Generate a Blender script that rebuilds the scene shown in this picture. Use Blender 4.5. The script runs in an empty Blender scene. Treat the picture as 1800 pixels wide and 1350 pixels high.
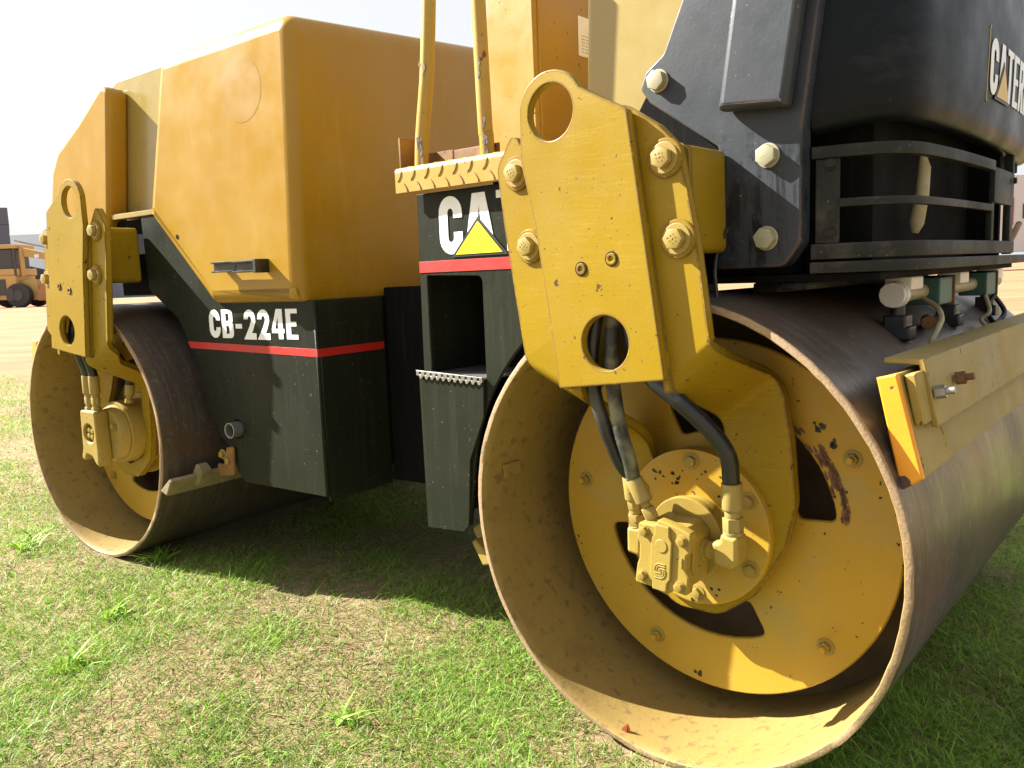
import bpy, bmesh, math, random
import numpy as np
from mathutils import Matrix, Vector

random.seed(7)
rng = np.random.default_rng(11)
sc = bpy.context.scene
col = sc.collection

# ------------------------------------------------------------ camera
CAM_H, PITCH, ROLL = 0.7377, 0.1308, -0.0395
cd = bpy.data.cameras.new("camera")
cd.lens = 29.127; cd.sensor_width = 36; cd.clip_start = 0.05; cd.clip_end = 800
cam = bpy.data.objects.new("camera", cd); col.objects.link(cam)
fw = Vector((0, math.cos(PITCH), -math.sin(PITCH))); rt = Vector((1, 0, 0)); up = rt.cross(fw)
cr, sr = math.cos(ROLL), math.sin(ROLL)
rt2 = cr * rt + sr * up; up2 = -sr * rt + cr * up
cam.matrix_world = Matrix(((rt2.x, up2.x, -fw.x, 0), (rt2.y, up2.y, -fw.y, 0), (rt2.z, up2.z, -fw.z, CAM_H), (0, 0, 0, 1)))
sc.camera = cam

# ------------------------------------------------------------ sun and sky
YN, YF = -0.7101, -0.6323
SUN = Vector((-2.4, -1.0, 1.95)).normalized()            # towards the sun, in the near frame
SUN = Matrix.Rotation(YN, 3, 'Z') @ SUN
elev = math.asin(SUN.z); azim = math.atan2(SUN.x, SUN.y)
sl = bpy.data.lights.new("sun", 'SUN'); sl.energy = 5.0; sl.angle = math.radians(0.5); sl.color = (1.0, 0.955, 0.87)
so = bpy.data.objects.new("sun", sl); col.objects.link(so)
so.rotation_euler = SUN.to_track_quat('Z', 'Y').to_euler(); so.location = (0, 0, 6)
w = bpy.data.worlds.new("World"); sc.world = w; w.use_nodes = True
wn = w.node_tree; wn.nodes.clear()
sky = wn.nodes.new('ShaderNodeTexSky'); sky.sky_type = 'NISHITA'; sky.sun_disc = False
sky.sun_elevation = elev; sky.sun_rotation = azim
sky.air_density = 1.0; sky.dust_density = 5.0; sky.ozone_density = 0.6; sky.altitude = 0
bg = wn.nodes.new('ShaderNodeBackground'); bg.inputs[1].default_value = 0.058
wo = wn.nodes.new('ShaderNodeOutputWorld')
veil = wn.nodes.new('ShaderNodeMix'); veil.data_type = 'RGBA'; veil.inputs[0].default_value = .82   # thin bright cloud over the whole sky
veil.inputs[7].default_value = (4.3, 4.35, 4.4, 1)
wn.links.new(sky.outputs[0], veil.inputs[6]); wn.links.new(veil.outputs[2], bg.inputs[0]); wn.links.new(bg.outputs[0], wo.inputs[0])
vs = sc.view_settings
vs.view_transform = 'Standard'; vs.look = 'None'; vs.gamma = 1; vs.exposure = 2.0; vs.use_curve_mapping = False

# ------------------------------------------------------------ materials
def lin(h):
    c = [int(h[i:i + 2], 16) / 255 for i in (0, 2, 4)]
    return tuple(x / 12.92 if x <= .04045 else ((x + .055) / 1.055) ** 2.4 for x in c)

class NT:
    def __init__(s, name):
        s.m = bpy.data.materials.new(name); s.m.use_nodes = True
        s.t = s.m.node_tree; s.t.nodes.clear()
        s.out = s.n('ShaderNodeOutputMaterial'); s.b = s.n('ShaderNodeBsdfPrincipled')
        s.l(s.b.outputs[0], s.out.inputs[0]); s.co = s.n('ShaderNodeTexCoord').outputs['Object']
    def n(s, k): return s.t.nodes.new(k)
    def l(s, a, b): s.t.links.new(a, b)
    def noise(s, scale, detail=4, stretch=None, rough=.55, off=0.0, dist=0.0):
        x = s.n('ShaderNodeTexNoise'); x.inputs['Scale'].default_value = scale
        x.inputs['Detail'].default_value = detail; x.inputs['Roughness'].default_value = rough
        x.inputs['Distortion'].default_value = dist
        mp = s.n('ShaderNodeMapping'); mp.inputs['Scale'].default_value = stretch or (1, 1, 1)
        mp.inputs['Location'].default_value = (off, off * 1.7, off * .6)
        s.l(s.co, mp.inputs[0]); s.l(mp.outputs[0], x.inputs['Vector'])
        return x.outputs[0]
    def ramp(s, v, a, b, lo=0.0, hi=1.0):
        r = s.n('ShaderNodeMapRange'); r.inputs[1].default_value = a; r.inputs[2].default_value = b
        r.inputs[3].default_value = lo; r.inputs[4].default_value = hi
        s.l(v, r.inputs[0]); return r.outputs[0]
    def mul(s, a, b, op='MULTIPLY'):
        m = s.n('ShaderNodeMath'); m.operation = op; m.use_clamp = True
        for i, v in enumerate((a, b)):
            if isinstance(v, (int, float)): m.inputs[i].default_value = v
            else: s.l(v, m.inputs[i])
        return m.outputs[0]
    def mix(s, f, a, b, mode='MIX'):
        m = s.n('ShaderNodeMix'); m.data_type = 'RGBA'; m.blend_type = mode
        for sock, v in ((m.inputs[0], f), (m.inputs[6], a), (m.inputs[7], b)):
            if isinstance(v, tuple): sock.default_value = (*v[:3], 1)
            elif isinstance(v, (int, float)): sock.default_value = v
            else: s.l(v, sock)
        return m.outputs[2]
    def edge(s, rad):
        bv = s.n('ShaderNodeBevel'); bv.samples = 4; bv.inputs[0].default_value = rad
        g = s.n('ShaderNodeNewGeometry'); d = s.n('ShaderNodeVectorMath'); d.operation = 'DOT_PRODUCT'
        s.l(bv.outputs[0], d.inputs[0]); s.l(g.outputs['Normal'], d.inputs[1])
        return s.ramp(d.outputs['Value'], .995, .90)
    def bump(s, h, strength=.3, dist=.001):
        b = s.n('ShaderNodeBump'); b.inputs['Strength'].default_value = strength
        b.inputs['Distance'].default_value = dist; s.l(h, b.inputs['Height'])
        s.l(b.outputs[0], s.b.inputs['Normal'])
    def done(s, c, rough, metal=0.0, spec=.5):
        for sock, v in ((s.b.inputs['Base Color'], c), (s.b.inputs['Roughness'], rough), (s.b.inputs['Metallic'], metal)):
            if isinstance(v, tuple): sock.default_value = (*v[:3], 1)
            elif isinstance(v, (int, float)): sock.default_value = v
            else: s.l(v, sock)
        s.b.inputs['Specular IOR Level'].default_value = spec
        return s.m

def paint(name, base, pale, rust=(.055, .026, .014), rust_amt=.3, edge_amt=.8, edge_r=.004, dust=(.30, .22, .11), dust_amt=.2,
          scratch=.3, scr_st=(6, 6, 120), rough=.38, spec=.5, big=3.0, coat=0.0, bumps=.25, spot=38):
    s = NT(name)
    c = s.mix(s.ramp(s.noise(big, 5), .35, .7), base, pale)
    c = s.mix(s.mul(s.ramp(s.noise(9, 8, rough=.7, off=3), .5, .72), dust_amt), c, dust)
    if scratch:
        sc_ = s.mul(s.ramp(s.noise(1.6, 8, scr_st, .75, 1.0), .52, .64), s.ramp(s.noise(5, 3, off=7), .42, .58))
        c = s.mix(s.mul(sc_, scratch), c, (pale[0] * 1.12 + .06, pale[1] * 1.12 + .06, pale[2] * 1.1 + .02))
    sp = s.ramp(s.noise(spot, 3, off=5, rough=.6), .705 - .035 * rust_amt, .72 - .035 * rust_amt)
    sp2 = s.ramp(s.noise(spot * 3.3, 3, off=9, rough=.6), .695 - .02 * rust_amt, .715)
    r = s.mul(s.mul(sp, sp2, 'MAXIMUM'), 1.0 if rust_amt > 0 else 0.0)
    if edge_amt:
        e = s.mul(s.edge(edge_r), s.ramp(s.noise(42, 6, off=2, rough=.7), .50 - .08 * edge_amt, .57 - .08 * edge_amt))
        r = s.mul(r, s.mul(e, min(1, edge_amt)), 'MAXIMUM')
    rc = s.mix(s.noise(90, 4), rust, tuple(x * 2.4 for x in rust))
    c = s.mix(r, c, rc)
    s.bump(s.mix(.5, s.noise(260, 3), s.noise(24, 4)), bumps, .0012)
    if coat: s.b.inputs['Coat Weight'].default_value = coat; s.b.inputs['Coat Roughness'].default_value = .12
    return s.done(c, s.mul(s.ramp(s.noise(12, 5, off=4), .3, .7, rough - .08, rough + .15), s.mul(r, .5), 'ADD'), spec=spec)

Y0 = (.60, .345, .035); Y1 = (.66, .42, .075)
M = {}
M['bracket'] = paint('worn_yellow_paint', (.238, .148, .0018), (.280, .185, .007), rust_amt=.45, edge_amt=1.35, scratch=.36, edge_r=.007, spec=.25, scr_st=(9, 9, 190), dust_amt=.10, spot=52)
M['hood'] = paint('hood_yellow_paint', (.305, .163, .0035), (.34, .207, .017), rust_amt=-.6, edge_amt=0, scratch=.16, scr_st=(16, 16, 2), rough=.34, spec=.35, coat=.10, dust_amt=.22, bumps=.08, big=1.6)
M['pale'] = paint('pale_yellow_paint', (.285, .212, .056), (.31, .236, .072), rust_amt=-.6, edge_amt=0, scratch=.0, rough=.28, coat=.4, dust_amt=.06, bumps=.06, big=1.2)
M['console'] = paint('console_yellow_paint', (.32, .175, .008), (.35, .21, .018), rust_amt=.55, edge_amt=.2, scratch=.05, dust_amt=.12, rough=.36, spot=30)
M['disc'] = paint('oily_yellow_paint', (.37, .212, .010), (.43, .275, .030), rust=(.03, .016, .012), rust_amt=.35, edge_amt=.35, scratch=.04, dust=(.30, .235, .085), dust_amt=.9, rough=.42, spot=26, edge_r=.003)
M['motor'] = paint('dusty_yellow_casting', (.27, .180, .020), (.32, .23, .05), rust_amt=.2, edge_amt=.25, edge_r=.002, scratch=.1, dust=(.40, .29, .13), dust_amt=.5, rough=.5, spot=60)
M['bolt'] = paint('dusty_bolt_paint', (.26, .175, .022), (.31, .23, .06), rust_amt=.6, edge_amt=.5, edge_r=.0015, scratch=0, dust=(.36, .31, .19), dust_amt=.5, rough=.45, spot=120)
M['greybolt'] = paint('cream_zinc_bolt', (.29, .27, .17), (.34, .32, .22), rust_amt=.1, edge_amt=.2, edge_r=.0015, scratch=0, dust=(.36, .31, .19), dust_amt=.4, rough=.4, spot=120)
M['step'] = paint('chipped_yellow_tread', (.34, .205, .018), (.39, .26, .045), rust=(.10, .035, .02), rust_amt=.5, edge_amt=.7, scratch=.1, dust_amt=.3, rough=.4, spot=60)
M['rustyellow'] = paint('rusted_yellow_plate', (.26, .12, .018), (.10, .045, .022), rust=(.07, .028, .02), rust_amt=1.2, edge_amt=1.0, scratch=.1, rough=.6, spot=30, big=26)
M['scraper'] = paint('dusty_scraper_yellow', (.29, .20, .03), (.26, .20, .075), rust_amt=.6, edge_amt=.4, scratch=.3, scr_st=(6, 6, 40), dust=(.25, .215, .135), dust_amt=.7, rough=.6)
M['orange'] = paint('orange_rubber_blade', (.74, .27, .010), (.76, .36, .015), rust=(.05, .03, .02), rust_amt=1.0, edge_amt=.2, scratch=.0, dust_amt=.15, rough=.45, spot=22)

def black(name, base=(.006, .007, .006), dust=(.046, .052, .028), speck=.5, film=.3, streak=.3, rough=.42, spec=.3, rustedge=0, chalk=(.09, .09, .10), st=(30, 30, 2.2)):  # olive in dust: part dust film, part grass reflection put into the colour
    s = NT(name)
    c = s.mix(s.ramp(s.noise(3, 6, rough=.65), .3, .75, film * .5, film), base, dust)
    c = s.mix(s.mul(s.ramp(s.noise(2.4, 7, st, .7, 2), .52, .75), streak), c, chalk)
    c = s.mix(s.mul(s.ramp(s.noise(150, 3, off=3), .70, .74), speck), c, (.30, .29, .24))
    if rustedge:
        e = s.mul(s.edge(.008), s.ramp(s.noise(18, 5, off=2), .4, .6))
        c = s.mix(s.mul(e, rustedge), c, (.20, .08, .035))
    s.bump(s.noise(180, 4), .22, .001)
    return s.done(c, s.ramp(s.noise(7, 5, off=4), .3, .7, rough - .1, rough + .14), spec=spec)
M['black'] = black('dusty_black_paint', base=(.005, .006, .005), film=.34, streak=.16, rough=.46, spec=.12, chalk=(.10, .10, .065), st=(26, 26, 1.6))
s = NT('scuffed_black_plate')
c = s.mix(s.ramp(s.noise(5, 7, rough=.7), .35, .65), (.018, .023, .030), (.034, .042, .054))
sx = s.n('ShaderNodeSeparateXYZ'); s.l(s.co, sx.inputs[0])
low = s.mul(s.ramp(sx.outputs[2], .935, .875), 1.0)
run = s.mul(s.mul(s.ramp(s.noise(1.0, 7, (62, 62, 7), .72, 2), .47, .56), s.ramp(s.noise(26, 6, off=5, rough=.75), .40, .54)), low)
c = s.mix(s.mul(run, .93), c, (.008, .009, .010))
c = s.mix(s.mul(s.ramp(s.noise(130, 3, off=3), .69, .73), .6), c, (.30, .29, .24))
e = s.mul(s.edge(.007), s.ramp(s.noise(18, 5, off=2), .42, .6)); c = s.mix(s.mul(e, .7), c, (.16, .075, .035))
s.bump(s.mix(.6, s.noise(150, 4), s.noise(30, 5)), .35, .0012)
M['sideplate'] = s.done(c, s.mul(s.ramp(s.noise(9, 5, off=4), .3, .7, .38, .58), s.mul(run, .18), 'SUBTRACT'), spec=.4)
M['plastic'] = black('weathered_black_hood', base=(.004, .006, .009), dust=(.006, .009, .012), speck=.08, spec=.14, film=.5, streak=.35, rough=.36, st=(3, 3, 9), chalk=(.055, .057, .06))
M['grime'] = black('grimy_black_frame', base=(.010, .011, .012), dust=(.055, .055, .040), film=.25, streak=.35, rough=.5, spec=.15, rustedge=.08, st=(8, 8, 8), chalk=(.14, .13, .10))
M['void'] = black('dark_interior', base=(.005, .005, .005), dust=(.010, .009, .008), speck=.0, spec=.1, film=.3, streak=.1, rough=.8)  # near-black stands in for the shade inside the machine
s = NT('oil_streak_black'); s.done((.006, .006, .007), .3); M['oil'] = s.m
s = NT('rubber_hose'); s.bump(s.noise(120, 4), .3, .0006)
M['rubber'] = s.done(s.mix(s.ramp(s.noise(14, 5), .5, .7), (.010, .012, .014), (.05, .052, .045)), .38)
s = NT('dusty_hose'); s.bump(s.noise(120, 4), .4, .0008)
M['dustyhose'] = s.done(s.mix(s.ramp(s.noise(22, 5), .42, .62), (.018, .02, .02), (.17, .16, .10)), .55)
def flat(name, c, rough=.4, var=.12, metal=0):
    s = NT(name)
    s.bump(s.noise(200, 3), .1, .0006)
    return s.done(s.mix(s.ramp(s.noise(25, 6, rough=.7), .4, .75), c, tuple(x * (1 - var) + .02 for x in c)), rough, metal)
M['white'] = flat('white_vinyl', (.80, .82, .84), .35)
M['red'] = flat('red_vinyl', (.46, .014, .010), .45)
M['decalyellow'] = flat('yellow_vinyl', (.86, .66, .01), .35)
M['ink'] = flat('black_ink', (.012, .014, .012), .4)
M['decalamber'] = flat('amber_vinyl', (.60, .40, .06), .4)
M['whitecap'] = flat('white_nylon', (.78, .76, .70), .35)
M['teal'] = flat('teal_painted_metal', (.035, .12, .10), .5, .4)
M['tan'] = flat('dusty_tan_pipe', (.42, .36, .20), .5, .4)
M['redpaint'] = flat('red_painted_metal', (.28, .03, .02), .5, .3)
M['mud'] = paint('mud_caked_steel', (.19, .14, .07), (.26, .20, .11), rust_amt=1.0, edge_amt=.5, scratch=0, dust=(.30, .27, .20), dust_amt=.8, rough=.75, big=22, bumps=.6)
M['steel'] = flat('worn_steel', (.30, .29, .27), .35, .5, .6)

s = NT('rolled_drum_face')       # outside of the drum: brown steel with marks round the drum
c = s.mix(s.ramp(s.noise(3, 6), .3, .7), (.078, .060, .050), (.145, .115, .088))
c = s.mix(s.mul(s.ramp(s.noise(1.4, 8, (3, 70, 3), .8), .46, .66), .55), c, (.20, .18, .15))
c = s.mix(s.mul(s.ramp(s.noise(1.1, 8, (2, 160, 2), .8, 5), .52, .62), .5), c, (.035, .028, .025))
c = s.mix(s.mul(s.ramp(s.noise(5, 7, off=3, rough=.7), .48, .68), .75), c, (.15, .065, .03))
c = s.mix(s.mul(s.ramp(s.noise(60, 5, off=8, rough=.7), .56, .66), .5), c, (.22, .19, .15))
s.bump(s.noise(2, 6, (4, 110, 4)), .35, .0015)
M['drumout'] = s.done(c, s.ramp(s.noise(4, 5, off=2), .35, .65, .30, .55), .4)
s = NT('drum_inside_dust')
c = s.mix(s.ramp(s.noise(2.6, 7, rough=.65), .35, .68), (.25, .168, .045), (.30, .212, .068))
c = s.mix(s.mul(s.ramp(s.noise(55, 4), .56, .66), .5), c, (.10, .062, .035))
c = s.mix(s.mul(s.ramp(s.noise(3.5, 8, off=9, rough=.75), .52, .66), .55), c, (.15, .085, .04))
c = s.mix(s.mul(s.ramp(s.noise(6, 6, off=4), .55, .75), .5), c, (.31, .21, .085))
s.bump(s.noise(110, 5), .35, .0015)
M['drumin'] = s.done(c, .55)
s = NT('worn_rim_edge')
c = s.mix(s.mul(s.ramp(s.noise(190, 5, rough=.7), .42, .66), .6), (.30, .205, .11), (.17, .10, .055))
c = s.mix(s.mul(s.ramp(s.noise(22, 4, off=3), .6, .68), .6), c, (.10, .06, .05))
s.bump(s.noise(240, 4), .5, .0015)
M['rim'] = s.done(c, .6)
s = NT('drum_cavity'); M['cavity'] = s.done(s.mix(s.ramp(s.noise(8, 5), .4, .7), (.05, .035, .02), (.11, .075, .035)), .8)

# ------------------------------------------------------------ helpers
def frame(x, y, yaw): return Matrix.Translation((x, y, 0)) @ Matrix.Rotation(yaw, 4, 'Z')
N = frame(.1985, 1.1641, YN)          # near half of the machine: x along the machine, y into its width
F = frame(-1.1697, 2.2549, YF)        # far half (the machine stands slightly articulated)
I4 = Matrix.Identity(4)
WM = {}

def link(name, data, parent, W, mat=None, label=None):
    o = bpy.data.objects.new(name, data); col.objects.link(o)
    if parent is not None:
        o.parent = parent; o.matrix_basis = WM[parent].inverted() @ W
    else: o.matrix_basis = W
    WM[o] = W
    if label: o['label'] = label
    return o

FLAT = set()
def finish(bm, mats, sharp=32):
    bmesh.ops.recalc_face_normals(bm, faces=bm.faces)
    lim = math.radians(sharp)
    for f in bm.faces:
        f.normal_update(); n = f.normal
        f.smooth = not (len(f.verts) > 8 or (id(bm) in FLAT and max(abs(n.x), abs(n.y), abs(n.z)) > .9999))
    FLAT.discard(id(bm))
    for e in bm.edges:
        if len(e.link_faces) != 2 or e.calc_face_angle(0) > lim: e.smooth = False
    me = bpy.data.meshes.new('mesh'); bm.to_mesh(me); bm.free()
    for m in (mats if isinstance(mats, (list, tuple)) else [mats]): me.materials.append(m)
    return me

def obj(name, bm, mats, parent=None, W=I4, label=None, sharp=32):
    me = finish(bm, mats, sharp); me.name = name
    return link(name, me, parent, W, label=label)

def thing(name, label, cat, loc=(0, 0, 0), yaw=0, group=None):
    W = frame(loc[0], loc[1], yaw); W.translation.z = loc[2]
    o = link(name, None, None, W); o['label'] = label; o['category'] = cat
    if group: o['group'] = group
    return o

def bevel(bm, w, seg=2, angle=40):
    if w <= 0: return
    es = [e for e in bm.edges if len(e.link_faces) == 2 and e.calc_face_angle(0) > math.radians(angle)]
    bmesh.ops.bevel(bm, geom=es, offset=w, segments=seg, affect='EDGES', profile=.6, clamp_overlap=True)

def B(*boxes, bev=0.003, seg=2):
    bm = bmesh.new()
    for (x0, x1, y0, y1, z0, z1) in boxes:
        m = Matrix.Translation(((x0 + x1) / 2, (y0 + y1) / 2, (z0 + z1) / 2)) @ Matrix.Diagonal((abs(x1 - x0), abs(y1 - y0), abs(z1 - z0), 1))
        bmesh.ops.create_cube(bm, size=1, matrix=m)
    bevel(bm, bev, seg); FLAT.add(id(bm)); KEEP.append(bm)
    return bm
KEEP = []

def cyl(bm, c, axis, r, h, seg=24, r2=None, cap=True):
    axis = Vector(axis).normalized(); q = axis.to_track_quat('Z', 'Y').to_matrix().to_4x4()
    m = Matrix.Translation(Vector(c) + axis * h / 2) @ q
    bmesh.ops.create_cone(bm, cap_ends=cap, segments=seg, radius1=r, radius2=r if r2 is None else r2, depth=h, matrix=m)
    return bm

def rnd(pts, r, n=4):
    out = []; k = len(pts)
    for i, p in enumerate(pts):
        ri = r[i] if isinstance(r, (list, tuple)) else r
        p = Vector(p[:2]); a = Vector(pts[i - 1][:2]) - p; b = Vector(pts[(i + 1) % k][:2]) - p
        if ri <= 0: out.append(tuple(p)); continue
        la, lb = a.length, b.length; a.normalize(); b.normalize()
        ang = a.angle(b, math.pi)
        if ang > math.radians(172): out.append(tuple(p)); continue
        d = min(ri / math.tan(ang / 2), la * .48, lb * .48)
        p0, p1 = p + a * d, p + b * d
        for j in range(n + 1):
            t = j / n
            out.append(tuple((1 - t) ** 2 * p0 + 2 * t * (1 - t) * p + t * t * p1))
    return out

def circ(cx, cz, r, n=32, a0=0, a1=360):
    full = abs(a1 - a0) >= 360
    return [(cx + r * math.cos(math.radians(a0 + (a1 - a0) * i / (n if full else n - 1))), cz + r * math.sin(math.radians(a0 + (a1 - a0) * i / (n if full else n - 1)))) for i in range(n)]

def plate(loops, w0, w1, bev=.0015, plane='xz', seg=1):
    """flat plate from closed loops (even-odd fill), thickness from w0 to w1 across its plane"""
    cu = bpy.data.curves.new('outline', 'CURVE'); cu.dimensions = '2D'; cu.fill_mode = 'BOTH'
    h = abs(w1 - w0); bev = min(bev, h * .45)
    cu.extrude = h / 2 - bev; cu.bevel_depth = bev; cu.bevel_resolution = seg - 1; cu.offset = -bev
    for lp in loops:
        sp = cu.splines.new('POLY'); sp.points.add(len(lp) - 1)
        for p, q in zip(sp.points, lp): p.co = (q[0], q[1], 0, 1)
        sp.use_cyclic_u = True
    o = bpy.data.objects.new('tmp', cu); col.objects.link(o)
    dg = bpy.context.evaluated_depsgraph_get()
    me = bpy.data.meshes.new_from_object(o.evaluated_get(dg))
    bm = bmesh.new(); bm.from_mesh(me); bpy.data.meshes.remove(me)
    bpy.data.objects.remove(o); bpy.data.curves.remove(cu)
    bmesh.ops.remove_doubles(bm, verts=bm.verts, dist=1e-6)
    mid = (w0 + w1) / 2
    for v in bm.verts:
        u, vv, ww = v.co.x, v.co.y, v.co.z + mid
        v.co = (u, ww, vv) if plane == 'xz' else (ww, u, vv) if plane == 'yz' else (u, vv, ww)
    FLAT.add(id(bm)); KEEP.append(bm)
    return bm

def spline(pts, n=8):
    P = [Vector(p) for p in pts]; out = []
    P = [2 * P[0] - P[1]] + P + [2 * P[-1] - P[-2]]
    for i in range(1, len(P) - 2):
        for j in range(n):
            t = j / n
            out.append(.5 * ((2 * P[i]) + (-P[i - 1] + P[i + 1]) * t + (2 * P[i - 1] - 5 * P[i] + 4 * P[i + 1] - P[i + 2]) * t * t + (-P[i - 1] + 3 * P[i] - 3 * P[i + 1] + P[i + 2]) * t ** 3))
    out.append(P[-2]); return out

def tube(bm, pts, r, seg=14, sx=1.0, cap=True):
    P = [Vector(p) for p in pts]; rings = []
    nrm = None
    for i, p in enumerate(P):
        t = (P[min(i + 1, len(P) - 1)] - P[max(i - 1, 0)]).normalized()
        if nrm is None: nrm = t.orthogonal().normalized()
        nrm = (nrm - t * nrm.dot(t)).normalized(); bn = t.cross(nrm)
        rr = r[i] if isinstance(r, (list, tuple)) else r
        rings.append([bm.verts.new(p + (nrm * math.cos(a) * sx + bn * math.sin(a)) * rr) for a in [2 * math.pi * k / seg for k in range(seg)]])
    for a, b in zip(rings, rings[1:]):
        for k in range(seg): bm.faces.new((a[k], a[(k + 1) % seg], b[(k + 1) % seg], b[k]))
    if cap: bm.faces.new(rings[0]); bm.faces.new(rings[-1])
    return bm

def mir(bm, m):
    if m < 0:
        for v in bm.verts: v.co.x = -v.co.x
    return bm

# shared hexagon bolt: axis +z, seated at z = 0
def bolt_mesh(r, h, mat, washer=1.35, stamp=False):
    bm = bmesh.new()
    cyl(bm, (0, 0, 0), (0, 0, 1), r * washer, h * .18, 28)
    cyl(bm, (0, 0, h * .18), (0, 0, 1), r, h * .82, 6)
    bevel(bm, r * .10, 2, 25)
    if stamp:
        for k, (x, y) in enumerate([(-.35, .3), (0, .32), (.3, .28), (-.3, -.05), (.05, -.02), (.35, -.06), (-.15, -.38), (.2, -.36)]):
            m = Matrix.Translation((x * r, y * r, h * 1.0)) @ Matrix.Rotation(k * .9, 4, 'Z') @ Matrix.Diagonal((r * .16, r * .07, h * .05, 1))
            bmesh.ops.create_cube(bm, size=1, matrix=m)
            m = Matrix.Translation((x * r, y * r, h * 1.0)) @ Matrix.Rotation(k * .9 + 1.3, 4, 'Z') @ Matrix.Diagonal((r * .13, r * .06, h * .05, 1))
            bmesh.ops.create_cube(bm, size=1, matrix=m)
    me = finish(bm, mat); return me
BM = dict(big=bolt_mesh(.0145, .0135, M['bolt'], 1.42, True), grey=bolt_mesh(.0150, .0135, M['greybolt'], 1.12), small=bolt_mesh(.0088, .009, M['bolt'], 1.5),
          motor=bolt_mesh(.0075, .008, M['motor'], 1.2, True), tiny=bolt_mesh(.0055, .005, M['grime'], 1.3))
def bolt(kind, parent, W, p, axis=(0, -1, 0), spin=0.0, name='bolt'):
    q = Vector(axis).to_track_quat('Z', 'Y').to_matrix().to_4x4()
    return link(name, BM[kind], parent, W @ Matrix.Translation(p) @ q @ Matrix.Rotation(spin, 4, 'Z'))

# ------------------------------------------------------------ the roller
road_roller = thing('road_roller', 'yellow and black twin drum road roller with worn paint, parked on patchy grass', 'road roller', (-.49, 1.71, 0), -.67)
R = road_roller

# ---- drums
def drum(W, m):
    r0, r1, wd = .35, .3395, 1.2
    bm = bmesh.new(); n = 160; ys_o = [0.0015, .03, .3, .6, .9, wd]; rings = []
    prof = [(r1, wd, 1), (r1, .6, 1), (r1, .24, 1), (r1, .02, 1), (r1, .0025, 1), (r1 + .0015, 0, 2), (r0 - .003, 0, 2), (r0 - .0006, .0012, 2), (r0, .004, 0), (r0, .04, 0), (r0, .4, 0), (r0, .8, 0), (r0, wd, 0)]
    for k in range(n):
        a = 2 * math.pi * k / n; jit = .0006 * math.sin(a * 7) + .0009 * (random.random() - .5)
        rings.append([bm.verts.new(((r + (jit if (0 < i < 9 and i > 3) else 0)) * math.cos(a), y + (jit if i in (5, 6) else 0), .35 + (r + (jit if (0 < i < 9 and i > 3) else 0)) * math.sin(a))) for i, (r, y, _) in enumerate(prof)])
    L = len(prof)
    for k in range(n):
        a, b = rings[k], rings[(k + 1) % n]
        for i in range(L):
            j = (i + 1) % L
            f = bm.faces.new((a[i], a[j], b[j], b[i])); f.material_index = prof[i][2] if i < L - 1 else 0
    d = obj('drum', bm, [M['drumout'], M['drumin'], M['rim']], R, W, sharp=50)
    # inner cavity wall
    obj('inner_bulkhead', cyl(bmesh.new(), (0, .26, .35), (0, 1, 0), .339, .012, 64), M['cavity'], d, W)
    cx, cz = .012 * m, .344
    def slot(a0, a1, ri=.138, ro=.196):
        o = circ(cx, cz, ro, 14, a0, a1) + circ(cx, cz, ri, 12, a1 - 1, a0 + 1)
        rr = [.0] * len(o)
        for i in (0, 13, 14, 25): rr[i] = .012
        pts = rnd(o, rr, 4)
        return [(p[0] if m > 0 else 2 * cx - p[0], p[1]) for p in pts]
    dk = obj('bulkhead_disc', plate([circ(cx, cz, .286, 96), slot(7, 114), slot(-168, -63)], .158, .168, .002), M['disc'], d, W)
    for k in range(5):
        a = math.radians(-43 + 72 * k); a = a if m > 0 else math.pi - a
        p = (cx + .246 * math.cos(a), .158, cz + .246 * math.sin(a))
        bolt('small', d, W, p, spin=k * .7, name='disc_bolt')
        obj('bolt_stud', bevel_ret(cyl(bmesh.new(), (p[0], p[1] - .018, p[2]), (0, 1, 0), .0055, .018, 14), .001), M['disc'], d, W)
    # round stain ring of bolt seats
    return d
def bevel_ret(bm, w, seg=2, angle=40): bevel(bm, w, seg, angle); return bm

near_drum = drum(N, 1)
far_drum = drum(F, -1)
# grease and rust marks as their own thin chips on the near disc
bm = bmesh.new()
def blob(bm, x, y, z, r, asp=1.0, rot=0.0, n=9, t=.0006, W='y'):
    v = []
    for k in range(n):
        a = 2 * math.pi * k / n; rr = r * random.uniform(.55, 1.25)
        u, ww = math.cos(a) * rr * asp, math.sin(a) * rr
        u, ww = u * math.cos(rot) - ww * math.sin(rot), u * math.sin(rot) + ww * math.cos(rot)
        v.append(bm.verts.new((x + u, y, z + ww)))
    f = bm.faces.new(v); e = bmesh.ops.extrude_face_region(bm, geom=[f])
    for q in e['geom']:
        if isinstance(q, bmesh.types.BMVert): q.co.y -= t
for k in range(26):
    a = math.radians(random.uniform(8, 62)); r = .205 + random.uniform(-.006, .01)
    blob(bm, .012 + r * math.cos(a), .1578, .344 + r * math.sin(a), random.uniform(.002, .005), 2.6, a + math.pi / 2, 15)
for k in range(34):
    a = math.radians(8 + 30 * k / 34); r = .211 + random.uniform(-.003, .004)
    blob(bm, .012 + r * math.cos(a), .1576, .344 + r * math.sin(a), .0038, 1.8, a + math.pi / 2, 15)
obj('rust_scrape', bm, flat('rust_scrape_brown', (.16, .075, .04), .7, .5), near_drum, N)['kind'] = 'stuff'
bm = bmesh.new()
for (x, z, n_) in ((.178, .503, 7), (.200, .482, 6), (.13, .49, 2), (.215, .42, 1), (-.02, .075, 2)):
    for k in range(n_): blob(bm, x + random.gauss(0, .0045), .1575, z + random.gauss(0, .0045), random.uniform(.0015, .0045), 1.3, random.random() * 3, 15)
obj('grease_chips', bm, M['oil'], near_drum, N)['kind'] = 'stuff'
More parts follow.
